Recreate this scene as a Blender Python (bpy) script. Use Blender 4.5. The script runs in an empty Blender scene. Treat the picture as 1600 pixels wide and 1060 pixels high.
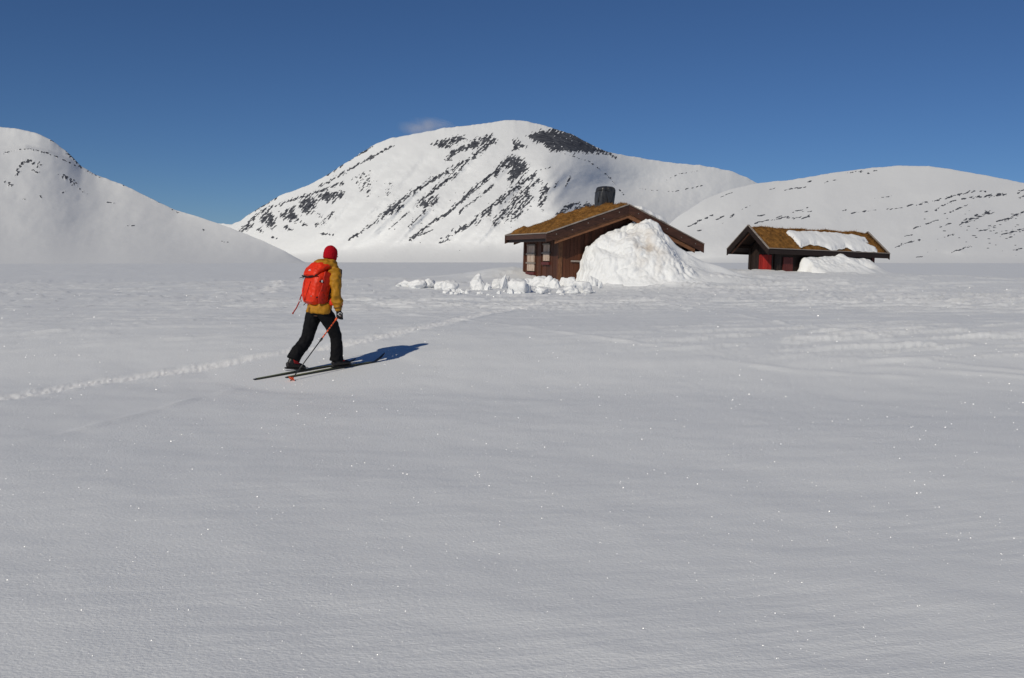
import bpy, bmesh, math, random
import numpy as np
from mathutils import Vector, Matrix, noise as mnoise

random.seed(7)
rng = np.random.default_rng(11)
scene = bpy.context.scene
COL = scene.collection
R = math.radians

# ------------------------------------------------------------------ camera
F = 1556.0                       # focal length in pixels of a 1600 wide picture (35 mm lens)
ROLL = R(1.6)
PITCH = math.atan(115 / F)
EYE = np.array([0.0, 0.0, 1.6])
cam_d = bpy.data.cameras.new('camera')
cam = bpy.data.objects.new('camera', cam_d)
COL.objects.link(cam)
cam_d.sensor_width = 36.0
cam_d.lens = 36.0 * F / 1600
cam_d.clip_start = 0.1
cam_d.clip_end = 30000
CM = Matrix.Rotation(math.pi / 2 - PITCH, 3, 'X') @ Matrix.Rotation(ROLL, 3, 'Z')
cam.matrix_world = Matrix.Translation(Vector(EYE)) @ CM.to_4x4()
scene.camera = cam
M3 = np.array(CM)

# ------------------------------------------------------------------ sun, sky, exposure
SUN_EL, SUN_AZ = R(35), R(35)    # light travels towards +Y turned to +X by SUN_AZ
to_sun = np.array([-math.sin(SUN_AZ) * math.cos(SUN_EL), -math.cos(SUN_AZ) * math.cos(SUN_EL), math.sin(SUN_EL)])
sl = bpy.data.lights.new('sun', 'SUN')
sl.energy = 2.7
sl.angle = R(0.53)
sl.color = (1.0, 0.925, 0.77)
sun = bpy.data.objects.new('sun', sl)
COL.objects.link(sun)
sun.rotation_euler = Vector(to_sun).to_track_quat('Z', 'Y').to_euler()
sun.location = (-30, -50, 60)

world = bpy.data.worlds.new('World')
scene.world = world
world.use_nodes = True
wn = world.node_tree.nodes
wl = world.node_tree.links
bg = wn['Background']
sky = wn.new('ShaderNodeTexSky')
sky.sky_type = 'NISHITA'
sky.sun_disc = False
sky.sun_elevation = SUN_EL
sky.sun_rotation = math.atan2(to_sun[0], to_sun[1])
sky.altitude = 1200
sky.air_density = 0.8
sky.dust_density = 0.0
sky.ozone_density = 10.0
wl.new(sky.outputs[0], bg.inputs[0])
bg.inputs[1].default_value = 0.053

vs = scene.view_settings
vs.view_transform = 'Standard'
vs.look = 'None'
vs.exposure = 0.0
vs.gamma = 1.0
vs.use_curve_mapping = False
scene.cycles.use_denoising = True
scene.cycles.max_bounces = 6
scene.cycles.volume_bounces = 4
scene.cycles.sample_clamp_indirect = 4.0


# ------------------------------------------------------------------ helpers
def rays(px, py):
    px = np.asarray(px, float); py = np.asarray(py, float)
    v = np.stack([px - 800, -(py - 530), np.full_like(px, -F)], -1)
    return v @ M3.T


def at(px, py, Y):
    d = rays(px, py)
    return EYE + d * (Y / d[1])


def onplane(px, py, P0, n):
    d = rays(px, py); n = np.asarray(n, float)
    return EYE + d * (((np.asarray(P0) - EYE) @ n) / (d @ n))


def sstep(t):
    t = np.clip(t, 0, 1)
    return t * t * (3 - 2 * t)


def _hash(ix, iy, seed):
    h = (ix.astype(np.int64) * 374761393 + iy.astype(np.int64) * 668265263 + seed * 1442695041) & 0xFFFFFFFF
    h = ((h ^ (h >> 13)) * 1274126177) & 0xFFFFFFFF
    h = (h ^ (h >> 16)) & 0xFFFFFFFF
    return h


def perlin(x, y, seed=0):
    x = np.asarray(x, float); y = np.asarray(y, float)
    ix = np.floor(x); iy = np.floor(y)
    fx = x - ix; fy = y - iy
    u = fx * fx * fx * (fx * (fx * 6 - 15) + 10); v = fy * fy * fy * (fy * (fy * 6 - 15) + 10)

    def g(dx, dy):
        a = _hash(ix + dx, iy + dy, seed) * (2 * math.pi / 4294967296.0)
        return np.cos(a) * (fx - dx) + np.sin(a) * (fy - dy)
    n00, n10, n01, n11 = g(0, 0), g(1, 0), g(0, 1), g(1, 1)
    return ((n00 * (1 - u) + n10 * u) * (1 - v) + (n01 * (1 - u) + n11 * u) * v) * 1.5


def fbm(x, y, octs=4, seed=0, gain=0.5, lac=2.07):
    s = 0; a = 1.0
    for i in range(octs):
        s = s + a * perlin(x, y, seed + i * 17)
        x = x * lac + 3.1; y = y * lac - 1.7; a *= gain
    return s


def seg_dist(x, y, pts):
    """distance from points to a polyline, and the position along it (0..1)"""
    best = np.full(np.shape(x), 1e9); along = np.zeros(np.shape(x))
    n = len(pts) - 1
    for i in range(n):
        ax, ay = pts[i]; bx, by = pts[i + 1]
        dx, dy = bx - ax, by - ay
        t = np.clip(((x - ax) * dx + (y - ay) * dy) / (dx * dx + dy * dy + 1e-12), 0, 1)
        d = np.hypot(x - ax - t * dx, y - ay - t * dy)
        m = d < best
        best = np.where(m, d, best); along = np.where(m, (i + t) / n, along)
    return best, along


def in_poly(x, y, pts):
    ins = np.zeros(np.shape(x), bool)
    j = len(pts) - 1
    for i in range(len(pts)):
        xi, yi = pts[i]; xj, yj = pts[j]
        c = ((yi > y) != (yj > y)) & (x < (xj - xi) * (y - yi) / (yj - yi + 1e-12) + xi)
        ins ^= c
        j = i
    return ins


def poly_sd(x, y, pts):
    """signed distance, positive inside"""
    d, _ = seg_dist(x, y, list(pts) + [pts[0]])
    return np.where(in_poly(x, y, pts), d, -d)


def link(o, parent=None):
    COL.objects.link(o)
    if parent is not None:
        o.parent = parent
    return o


def np_mesh(name, V, Fq, mat, parent=None, smooth=True, attrs=None):
    me = bpy.data.meshes.new(name)
    V = np.asarray(V, np.float32); Fq = np.asarray(Fq, np.int32)
    k = Fq.shape[1]
    me.vertices.add(len(V)); me.vertices.foreach_set('co', V.ravel())
    me.loops.add(Fq.size); me.loops.foreach_set('vertex_index', Fq.ravel())
    me.polygons.add(len(Fq))
    me.polygons.foreach_set('loop_start', np.arange(0, Fq.size, k, dtype=np.int32))
    me.polygons.foreach_set('loop_total', np.full(len(Fq), k, np.int32))
    me.polygons.foreach_set('use_smooth', np.full(len(Fq), smooth, bool))
    me.update(calc_edges=True)
    me.validate()
    for an, av in (attrs or {}).items():
        a = me.attributes.new(an, 'FLOAT', 'POINT')
        a.data.foreach_set('value', np.asarray(av, np.float32).ravel())
    me.materials.append(mat)
    return link(bpy.data.objects.new(name, me), parent)


def grid_faces(nr, nc, wrap=False):
    i = np.arange(nr - 1)[:, None]; j = np.arange(nc if wrap else nc - 1)[None, :]
    j2 = (j + 1) % nc
    a = i * nc + j; b = i * nc + j2; c = (i + 1) * nc + j2; d = (i + 1) * nc + j
    return np.stack([a, b, c, d], -1).reshape(-1, 4)


class MB:
    def __init__(self):
        self.v = []; self.f = []

    def add(self, vs_, fs_):
        n = len(self.v)
        self.v += [tuple(map(float, p)) for p in vs_]
        self.f += [tuple(i + n for i in f) for f in fs_]
        return self

    def prism(self, a, b):
        """two equal polygons, a and b, joined by sides"""
        n = len(a)
        fs = [tuple(range(n))[::-1], tuple(range(n, 2 * n))]
        fs += [(i, (i + 1) % n, n + (i + 1) % n, n + i) for i in range(n)]
        return self.add(list(a) + list(b), fs)

    def box(self, x0, x1, y0, y1, z0, z1):
        return self.prism([(x0, y0, z0), (x1, y0, z0), (x1, y1, z0), (x0, y1, z0)],
                          [(x0, y0, z1), (x1, y0, z1), (x1, y1, z1), (x0, y1, z1)])

    def slope(self, x0, z0, x1, z1, y0, y1, t):
        """sloping board: top edge from (x0,z0) to (x1,z1), thickness t downwards, along y"""
        p = [(x0, z0), (x1, z1), (x1, z1 - t), (x0, z0 - t)]
        return self.prism([(x, y0, z) for x, z in p], [(x, y1, z) for x, z in p])

    def tube(self, pts, rad, n=12, side=None, cap=True):
        """loft of ellipses; rad = list of r or (r_side, r_front); side = reference direction of r_side"""
        P = [Vector(p) for p in pts]
        rings = []
        for i, p in enumerate(P):
            t = (P[min(i + 1, len(P) - 1)] - P[max(i - 1, 0)]).normalized()
            s = Vector(side) if side is not None else Vector((0.31, 0.9, 0.2))
            s = (s - t * s.dot(t))
            if s.length < 1e-4:
                s = t.orthogonal()
            s.normalize()
            q = t.cross(s)
            r = rad[i]
            ra, rb = (r, r) if not isinstance(r, (tuple, list)) else r
            rings.append([p + s * (ra * math.cos(2 * math.pi * k / n)) + q * (rb * math.sin(2 * math.pi * k / n)) for k in range(n)])
        vs_ = [v for r in rings for v in r]; fs_ = []
        for i in range(len(P) - 1):
            for k in range(n):
                k2 = (k + 1) % n
                fs_.append((i * n + k, i * n + k2, (i + 1) * n + k2, (i + 1) * n + k))
        if cap:
            fs_.append(tuple(range(n))[::-1])
            fs_.append(tuple((len(P) - 1) * n + k for k in range(n)))
        return self.add(vs_, fs_)

    def ball(self, c, r, n=12, m=8):
        """ellipsoid"""
        rx, ry, rz = (r, r, r) if not isinstance(r, (tuple, list)) else r
        vs_ = [(c[0], c[1], c[2] - rz)]; fs_ = []
        for i in range(1, m):
            a = -math.pi / 2 + math.pi * i / m
            for k in range(n):
                b = 2 * math.pi * k / n
                vs_.append((c[0] + rx * math.cos(a) * math.cos(b), c[1] + ry * math.cos(a) * math.sin(b), c[2] + rz * math.sin(a)))
        vs_.append((c[0], c[1], c[2] + rz))
        for k in range(n):
            fs_.append((0, 1 + (k + 1) % n, 1 + k))
            fs_.append((len(vs_) - 1, 1 + (m - 2) * n + k, 1 + (m - 2) * n + (k + 1) % n))
        for i in range(m - 2):
            for k in range(n):
                k2 = (k + 1) % n
                fs_.append((1 + i * n + k, 1 + i * n + k2, 1 + (i + 1) * n + k2, 1 + (i + 1) * n + k))
        return self.add(vs_, fs_)

    def mesh(self, name, mat, smooth=False):
        me = bpy.data.meshes.new(name)
        me.from_pydata(self.v, [], self.f)
        bm = bmesh.new(); bm.from_mesh(me)
        bmesh.ops.recalc_face_normals(bm, faces=bm.faces)
        bm.to_mesh(me); bm.free()
        me.polygons.foreach_set('use_smooth', [smooth] * len(me.polygons))
        me.update()
        me.materials.append(mat)
        return me

    def build(self, name, mat, parent=None, smooth=False, bevel=0):
        me = self.mesh(name, mat, smooth)
        o = link(bpy.data.objects.new(name, me), parent)
        if bevel:
            m = o.modifiers.new('bevel', 'BEVEL'); m.width = bevel; m.segments = 2; m.limit_method = 'ANGLE'
        return o

    def remesh(self, name, mat, parent, voxel=0.012, smooth_it=4, wrinkle=None):
        """one continuous skin round everything in this builder"""
        me = self.mesh(name + '_raw', mat)
        t = bpy.data.objects.new(name + '_raw', me)
        COL.objects.link(t)
        m = t.modifiers.new('r', 'REMESH'); m.mode = 'VOXEL'; m.voxel_size = voxel
        s = t.modifiers.new('s', 'SMOOTH'); s.factor = 0.5; s.iterations = smooth_it
        dg = bpy.context.evaluated_depsgraph_get()
        dg.update()
        new = bpy.data.meshes.new_from_object(t.evaluated_get(dg))
        new.name = name
        bpy.data.objects.remove(t); bpy.data.meshes.remove(me)
        if wrinkle:
            nr = [v.normal.copy() for v in new.vertices]
            for v, n in zip(new.vertices, nr):
                v.co += n * wrinkle(v.co)
        new.polygons.foreach_set('use_smooth', [True] * len(new.polygons))
        new.materials.clear(); new.materials.append(mat)
        new.update()
        return link(bpy.data.objects.new(name, new), parent)


def tag(o, label=None, cat=None, group=None, kind=None):
    if label: o['label'] = label
    if cat: o['category'] = cat
    if group: o['group'] = group
    if kind: o['kind'] = kind
    return o


def empty(name, loc, rz=0, **k):
    o = bpy.data.objects.new(name, None)
    o.empty_display_size = 0.3
    COL.objects.link(o)
    o.location = loc; o.rotation_euler = (0, 0, rz)
    return tag(o, **k)


# ------------------------------------------------------------------ materials
def mat(name, col, rough=0.7, spec=0.3, var=0.0, nscale=(8, 8, 8), bump=0.0, bscale=None, bdist=0.01, metal=0.0, objvar=0.0, detail=5, dark=None):
    m = bpy.data.materials.new(name); m.use_nodes = True
    nt = m.node_tree; N = nt.nodes; L = nt.links
    b = N['Principled BSDF']
    b.inputs['Roughness'].default_value = rough
    b.inputs['Specular IOR Level'].default_value = spec
    b.inputs['Metallic'].default_value = metal
    tc = N.new('ShaderNodeTexCoord')

    def nz(sc, det):
        mp = N.new('ShaderNodeMapping'); mp.inputs['Scale'].default_value = sc
        L.new(tc.outputs['Object'], mp.inputs['Vector'])
        n = N.new('ShaderNodeTexNoise'); n.inputs['Scale'].default_value = 1.0; n.inputs['Detail'].default_value = det
        n.inputs['Roughness'].default_value = 0.6
        L.new(mp.outputs[0], n.inputs['Vector'])
        return n
    base = b.inputs['Base Color']
    base.default_value = (*col, 1)
    if var or dark:
        n = nz(nscale, detail)
        cr = N.new('ShaderNodeValToRGB')
        lo = dark if dark else tuple(c * (1 - var) for c in col)
        hi = tuple(min(1, c * (1 + var)) for c in col)
        cr.color_ramp.elements[0].position = 0.3; cr.color_ramp.elements[0].color = (*lo, 1)
        cr.color_ramp.elements[1].position = 0.7; cr.color_ramp.elements[1].color = (*hi, 1)
        L.new(n.outputs['Fac'], cr.inputs['Fac'])
        out = cr.outputs['Color']
        if objvar:
            oi = N.new('ShaderNodeObjectInfo'); hs = N.new('ShaderNodeHueSaturation')
            mr = N.new('ShaderNodeMapRange'); mr.inputs['To Min'].default_value = 1 - objvar; mr.inputs['To Max'].default_value = 1 + objvar
            L.new(oi.outputs['Random'], mr.inputs['Value']); L.new(mr.outputs[0], hs.inputs['Value']); L.new(out, hs.inputs['Color'])
            out = hs.outputs['Color']
        L.new(out, base)
    if bump:
        n2 = nz(bscale or nscale, 4)
        bp = N.new('ShaderNodeBump'); bp.inputs['Strength'].default_value = bump; bp.inputs['Distance'].default_value = bdist
        L.new(n2.outputs['Fac'], bp.inputs['Height']); L.new(bp.outputs[0], b.inputs['Normal'])
    return m


SNOW = (0.80, 0.815, 0.83)
M_ground = mat('snow_field', (0.78, 0.795, 0.815), 0.6, 0.25, 0.0, (0.4, 0.4, 0.4), 0.5, (38, 60, 38), 0.014)
_N = M_ground.node_tree.nodes; _L = M_ground.node_tree.links
_a = _N.new('ShaderNodeAttribute'); _a.attribute_name = 'loose'
_m = _N.new('ShaderNodeMix'); _m.data_type = 'RGBA'
_m.inputs[6].default_value = (0.78, 0.795, 0.815, 1); _m.inputs[7].default_value = (0.95, 0.95, 0.95, 1)
_L.new(_a.outputs['Fac'], _m.inputs[0]); _L.new(_m.outputs[2], _N['Principled BSDF'].inputs['Base Color'])
M_block = mat('snow_lump', (0.84, 0.845, 0.85), 0.6, 0.25, 0.02, (3, 3, 3), 0.5, (22, 22, 22), 0.02)


def snow_stain_mat():
    m = mat('snow_drift', (0.83, 0.84, 0.85), 0.6, 0.25, 0.0, (1, 1, 1), 0.5, (14, 14, 14), 0.03)
    N = m.node_tree.nodes; L = m.node_tree.links; b = N['Principled BSDF']
    a = N.new('ShaderNodeAttribute'); a.attribute_name = 'stain'
    mx = N.new('ShaderNodeMix'); mx.data_type = 'RGBA'
    mx.inputs[6].default_value = (0.83, 0.84, 0.85, 1); mx.inputs[7].default_value = (0.52, 0.44, 0.36, 1)
    L.new(a.outputs['Fac'], mx.inputs[0]); L.new(mx.outputs[2], b.inputs['Base Color'])
    return m


M_drift = snow_stain_mat()


def mountain_mat():
    m = bpy.data.materials.new('snowy_mountain'); m.use_nodes = True
    N = m.node_tree.nodes; L = m.node_tree.links; b = N['Principled BSDF']
    b.inputs['Roughness'].default_value = 0.75; b.inputs['Specular IOR Level'].default_value = 0.15
    tc = N.new('ShaderNodeTexCoord')
    a = N.new('ShaderNodeAttribute'); a.attribute_name = 'rock'
    n1 = N.new('ShaderNodeTexNoise'); n1.inputs['Scale'].default_value = 0.13; n1.inputs['Detail'].default_value = 4; n1.inputs['Roughness'].default_value = 0.65
    L.new(tc.outputs['Object'], n1.inputs['Vector'])
    ad = N.new('ShaderNodeMath'); ad.operation = 'MULTIPLY_ADD'; ad.inputs[1].default_value = 0.9; L.new(n1.outputs['Fac'], ad.inputs[0]); L.new(a.outputs['Fac'], ad.inputs[2])
    cr = N.new('ShaderNodeValToRGB')
    cr.color_ramp.elements[0].position = 0.88; cr.color_ramp.elements[0].color = (0, 0, 0, 1)
    cr.color_ramp.elements[1].position = 1.0; cr.color_ramp.elements[1].color = (1, 1, 1, 1)
    L.new(ad.outputs[0], cr.inputs['Fac'])
    n2 = N.new('ShaderNodeTexNoise'); n2.inputs['Scale'].default_value = 0.06; n2.inputs['Detail'].default_value = 5
    L.new(tc.outputs['Object'], n2.inputs['Vector'])
    rc = N.new('ShaderNodeValToRGB')
    rc.color_ramp.elements[0].position = 0.35; rc.color_ramp.elements[0].color = (0.04, 0.043, 0.055, 1)
    rc.color_ramp.elements[1].position = 0.7; rc.color_ramp.elements[1].color = (0.115, 0.12, 0.135, 1)
    L.new(n2.outputs['Fac'], rc.inputs['Fac'])
    mx = N.new('ShaderNodeMix'); mx.data_type = 'RGBA'
    mx.inputs[6].default_value = (0.80, 0.81, 0.82, 1)
    L.new(cr.outputs['Color'], mx.inputs[0]); L.new(rc.outputs['Color'], mx.inputs[7]); L.new(mx.outputs[2], b.inputs['Base Color'])
    bp = N.new('ShaderNodeBump'); bp.inputs['Strength'].default_value = 0.09; bp.inputs['Distance'].default_value = 3.0
    n3 = N.new('ShaderNodeTexNoise'); n3.inputs['Scale'].default_value = 0.05; n3.inputs['Detail'].default_value = 4
    L.new(tc.outputs['Object'], n3.inputs['Vector'])
    L.new(n3.outputs['Fac'], bp.inputs['Height']); L.new(bp.outputs[0], b.inputs['Normal'])
    return m


M_mtn = mountain_mat()
W_wall = mat('brown_wall_wood', (0.088, 0.030, 0.014), 0.6, 0.3, 0.5, (14, 14, 1.2), 0.5, (40, 40, 2), 0.006, objvar=0.3)
W_dark = mat('dark_brown_wood', (0.06, 0.025, 0.0145), 0.55, 0.35, 0.45, (3, 12, 12), 0.4, (4, 40, 40), 0.005, objvar=0.15)
W_black = mat('tarred_wood', (0.022, 0.013, 0.010), 0.6, 0.3, 0.45, (4, 12, 12), 0.4, (10, 30, 10), 0.005, objvar=0.2)
W_brown = mat('lighter_brown_wood', (0.17, 0.075, 0.035), 0.6, 0.3, 0.5, (3, 14, 14), 0.4, (4, 40, 40), 0.005, objvar=0.15)  # a lighter brown than the dark boards
W_grey = mat('grey_weathered_wood', (0.29, 0.25, 0.22), 0.8, 0.2, 0.45, (3, 12, 12), 0.4, (6, 40, 40), 0.005)
W_pale = mat('pale_weathered_wood', (0.56, 0.48, 0.41), 0.8, 0.2, 0.3, (30, 30, 2), 0.4, (40, 40, 4), 0.005, objvar=0.12, dark=(0.32, 0.2, 0.14))
W_red = mat('red_painted_wood', (0.27, 0.016, 0.012), 0.55, 0.3, 0.35, (12, 12, 2), 0.3, (30, 30, 3), 0.004, objvar=0.2)
W_sill = mat('dull_red_wood', (0.11, 0.022, 0.02), 0.55, 0.3, 0.3, (8, 8, 8))
M_turf = mat('dry_turf', (0.22, 0.105, 0.027), 0.9, 0.1, 0.5, (5, 5, 5), 0.8, (25, 25, 25), 0.03, dark=(0.09, 0.045, 0.016))
M_grass = mat('dry_grass', (0.27, 0.135, 0.035), 0.85, 0.1, 0.45, (4, 4, 4), dark=(0.13, 0.06, 0.018))
M_cover = mat('black_tarpaulin', (0.035, 0.035, 0.037), 0.38, 0.5, 0.3, (5, 5, 5), 0.5, (9, 9, 9), 0.03)
M_rope = mat('dark_rope', (0.02, 0.018, 0.016), 0.9)
M_jacket = mat('mustard_jacket', (0.40, 0.185, 0.012), 0.6, 0.25, 0.15, (20, 20, 20), 0.2, (120, 120, 120), 0.002)
M_seam = mat('dark_mustard', (0.17, 0.075, 0.012), 0.7)
M_trous = mat('black_trousers', (0.0065, 0.0065, 0.008), 0.75, 0.12, 0.3, (18, 18, 18), 0.2, (120, 120, 120), 0.002)
M_beanie = mat('red_knit', (0.40, 0.006, 0.014), 0.9, 0.1, 0.2, (60, 60, 60), 0.5, (160, 160, 160), 0.003)
M_pack = mat('orange_red_nylon', (0.72, 0.032, 0.005), 0.5, 0.3, 0.18, (14, 14, 14), 0.25, (160, 160, 160), 0.002)
M_packd = mat('dark_red_nylon', (0.42, 0.016, 0.004), 0.5, 0.3, 0.2, (14, 14, 14), 0.2, (160, 160, 160), 0.002)
M_strap = mat('black_webbing', (0.014, 0.013, 0.013), 0.7, 0.2)
M_buckle = mat('pale_buckle', (0.55, 0.55, 0.55), 0.35, 0.5)
M_print = mat('white_print', (0.72, 0.72, 0.72), 0.6)
M_boot = mat('black_boot', (0.014, 0.012, 0.012), 0.45, 0.4, 0.3, (20, 20, 20))
M_cuff = mat('red_boot_cuff', (0.36, 0.012, 0.014), 0.7)
M_glove = mat('black_glove', (0.012, 0.012, 0.013), 0.6, 0.3)
M_ski = mat('black_ski', (0.012, 0.012, 0.012), 0.35, 0.5)
M_skie = mat('olive_ski_stripe', (0.20, 0.21, 0.08), 0.4, 0.5)
M_pole = mat('black_pole', (0.012, 0.012, 0.013), 0.35, 0.5)
M_orange = mat('orange_pole', (0.80, 0.11, 0.03), 0.45, 0.4)
M_skin = mat('skin', (0.45, 0.25, 0.17), 0.55, 0.3)
M_steel = mat('steel', (0.25, 0.25, 0.25), 0.3, 0.5, metal=0.8)
M_crystal = mat('ice_crystal', (0.95, 0.95, 0.97), 0.3, 0.6)

# ------------------------------------------------------------------ terrain heights
PSI = R(43)
ROOT = np.array(at(498, 578, 14.5)[:2])


def g0(x, y):
    x = np.asarray(x, float); y = np.asarray(y, float)
    z = 0.0275 * x + 0.0035 * y + 0.56 * sstep((y - 12.5) / 6.3) - 0.12
    z = z + 0.8 * np.exp(-((x - 9) / 12) ** 2 / 2 - ((y - 48) / 5.0) ** 2 / 2)
    z = z + 0.40 * np.exp(-((x - 7.4) / 2.2) ** 2 - ((y - 42.2) / 1.7) ** 2)
    z = z + 0.35 * np.exp(-((x + 0.6) / 1.8) ** 2 - ((y - 47) / 1.5) ** 2)
    return z


_e = 0.3
SGX = float(g0(ROOT[0] + _e, ROOT[1]) - g0(ROOT[0] - _e, ROOT[1])) / (2 * _e)
SGY = float(g0(ROOT[0], ROOT[1] + _e) - g0(ROOT[0], ROOT[1] - _e)) / (2 * _e)
ROOTZ = float(g0(*ROOT))


def ski_patch(x, y):
    return 1 - sstep((np.hypot(x - ROOT[0], y - ROOT[1]) - 1.2) / 0.4)


def gz(x, y):
    """height of the snow field without its fine relief"""
    z = g0(x, y)
    p = ski_patch(x, y)
    return z * (1 - p) + (ROOTZ + SGX * (x - ROOT[0]) + SGY * (y - ROOT[1])) * p


def ground_pt(px, py):
    """point of the snow field seen at a pixel"""
    d = rays(px, py)
    Ys = np.geomspace(2, 400, 400)
    Q = EYE + d * (Ys / d[1])[:, None]
    k = np.nonzero(Q[:, 2] < gz(Q[:, 0], Q[:, 1]))[0]
    k = int(k[0]) if len(k) else 399
    lo, hi = Ys[max(k - 1, 0)], Ys[k]
    for _ in range(16):
        mid = (lo + hi) / 2
        p = EYE + d * (mid / d[1])
        if p[2] < gz(p[0], p[1]): hi = mid
        else: lo = mid
    p = EYE + d * (hi / d[1])
    return (float(p[0]), float(p[1]))


TRACK = [ground_pt(*p) for p in ((-60, 634), (0, 625), (150, 599), (320, 572), (420, 557), (560, 533), (680, 507), (850, 475))]
GROOVES = [[ground_pt(*p) for p in g] for g in (
    [(-40, 530), (150, 516), (300, 503), (470, 488)],
    [(-40, 556), (200, 537), (430, 520)],
    [(1090, 562), (1200, 578), (1340, 587), (1480, 593)],
    [(1330, 566), (1450, 566), (1530, 575), (1640, 583)],
    [(1360, 534), (1500, 525), (1640, 527)],
    [(1480, 514), (1560, 512), (1650, 516)],
    [(940, 462), (1050, 478), (1230, 505), (1420, 540)],
    [(600, 490), (720, 500), (880, 520), (1050, 548)],
    [(1330, 575), (1470, 580), (1640, 592)],
    [(590, 408), (604, 414), (618, 424)], [(612, 408), (630, 416), (648, 426)],
    [(-10, 696), (40, 688), (95, 678), (200, 652), (300, 626), (392, 604)])]
WALK = [ground_pt(*p) for p in ((420, 458), (432, 446), (446, 440), (466, 437))]
CRUST = [(ground_pt(700, 476), 7.5, 5.0, .7), (ground_pt(560, 470), 7, 5, .6), (ground_pt(1480, 545), 4.5, 3.6, .6), (ground_pt(1340, 535), 2.6, 2.0, .6),
         (ground_pt(1560, 470), 12, 8, .8), (ground_pt(250, 500), 7, 4, .25), (ground_pt(1150, 450), 8, 5, .9), (ground_pt(880, 470), 6, 5, .7), (ground_pt(1320, 530), 0.9, 0.8, .6)]
LOOSE = {}


def relief(x, y):
    r = np.hypot(x, y)
    z = 0.05 * perlin(x / 5.0, y / 3.4, 3) + 0.012 * fbm(x / 1.3, y / 0.9, 3, 5)
    # wind ripples, lying across the view
    xs = x * 0.97 + y * 0.24; ys = -x * 0.24 + y * 0.97
    near = np.exp(-r / 40)
    z = z + 0.0038 * near * fbm(xs / 0.55, ys / 0.085, 3, 9) * (0.6 + 0.6 * perlin(x / 2.2, y / 1.6, 61))
    z = z + 0.0008 * np.exp(-r / 9) * perlin(xs / 0.06, ys / 0.028, 13)
    # crusted, wind-carved places
    cm = np.zeros_like(x)
    for (cx, cy), sx, sy, ca in CRUST:
        cm = np.maximum(cm, ca * np.exp(-((x - cx) / sx) ** 2 - ((y - cy) / sy) ** 2))
    cm = cm * sstep((y - 13.5) / 4)
    n = fbm(xs / 2.4 + 9, ys / 0.48, 4, 21, 0.55)
    plates = sstep((n + 0.02) / 0.10) * 0.6 + sstep((n - 0.33) / 0.09) * 0.5
    z = z + cm * (0.10 * plates + 0.02 * fbm(xs / 0.5, ys / 0.22, 2, 33))
    # beaten ski track: rows of pole and ski marks
    d, _ = seg_dist(x, y, TRACK)
    m = np.exp(-(d / 0.19) ** 4)
    z = z + m * (0.020 * np.abs(perlin(x / 0.085 + y / 0.2, y / 0.16, 41)) + 0.016 * perlin(x / 0.05, y / 0.085, 42) - 0.010) + 0.02 * np.exp(-((d - 0.25) / 0.06) ** 2) * (0.5 + perlin(x / 0.3, y / 0.3, 44))
    LOOSE['v'] = np.clip(m * (0.85 + 0.6 * perlin(x / 0.09, y / 0.12, 45)), 0, 1) + 0.95 * cm * plates * np.clip(0.35 + n, 0, 1)
    d2, _ = seg_dist(x, y, WALK)
    z = z + np.exp(-(d2 / 0.45) ** 2) * 0.16 * np.maximum(0, perlin(x / 0.5, y / 0.42, 43) - 0.05)
    z = z + 0.13 * fbm(x / 15, y / 7, 4, 55) * sstep((r - 42) / 60) + 0.05 * sstep((fbm(xs / 2.2 - 3, ys / 0.8, 3, 57) - 0.35) / 0.15) * sstep((r - 20) / 15) * (1 - sstep((r - 60) / 20))
    LOOSE['v'] = np.clip(LOOSE['v'] + np.exp(-(d2 / 0.4) ** 2) * np.clip(perlin(x / 0.5, y / 0.42, 43) * 2, 0, 1), 0, 1)
    for g in GROOVES:
        d, a = seg_dist(x, y, g)
        w = 0.05 + 0.0016 * r
        z = z + np.exp(-(d / w) ** 2) * 0.02 * (0.8 + perlin(x / 0.7, y / 0.7, 47)) * np.minimum(1, 8 * np.minimum(a, 1 - a) + 0.1)
    return z


def ground_z(x, y):
    x = np.asarray(x, float); y = np.asarray(y, float)
    return gz(x, y) + relief(x, y) * (1 - ski_patch(x, y))


# the snow field: one polar sheet, fine where the camera can look from near by
inv = np.arange(1 / 2.4, 1 / 11.5, -1.7 / (1.65 * F))
r1 = 1 / inv
r2 = np.arange(11.6, 30, 0.095)
r3 = np.arange(30.1, 60, 0.22)
r4 = np.geomspace(60.5, 2600, 70)
RR = np.concatenate([[0.02, 0.3, 0.7, 1.1, 1.5, 1.9, 2.2], r1, r2, r3, r4])
fine = np.linspace(R(-33), R(33), 800)
coarse = np.linspace(R(33), R(327), 150)[1:-1]
TT = np.concatenate([fine, coarse])
X = RR[:, None] * np.sin(TT)[None, :]; Y = RR[:, None] * np.cos(TT)[None, :]
Z = ground_z(X, Y)
V = np.stack([X, Y, Z], -1).reshape(-1, 3)
snow_field = np_mesh('snow_field', V, grid_faces(len(RR), len(TT), True), M_ground, attrs={'loose': LOOSE['v'] * (1 - ski_patch(X, Y))})
tag(snow_field, 'wide pale snow field rising gently towards the huts', kind='structure')


# ------------------------------------------------------------------ mountains
def spline(pts, x):
    p = np.array(pts, float)
    return np.interp(x, p[:, 0], p[:, 1])


def soft(v, k):
    w = np.hanning(k + 2)[1:-1]; w /= w.sum()
    return np.convolve(np.pad(v, k // 2, mode='edge'), w, 'valid')[:len(v)]


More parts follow.
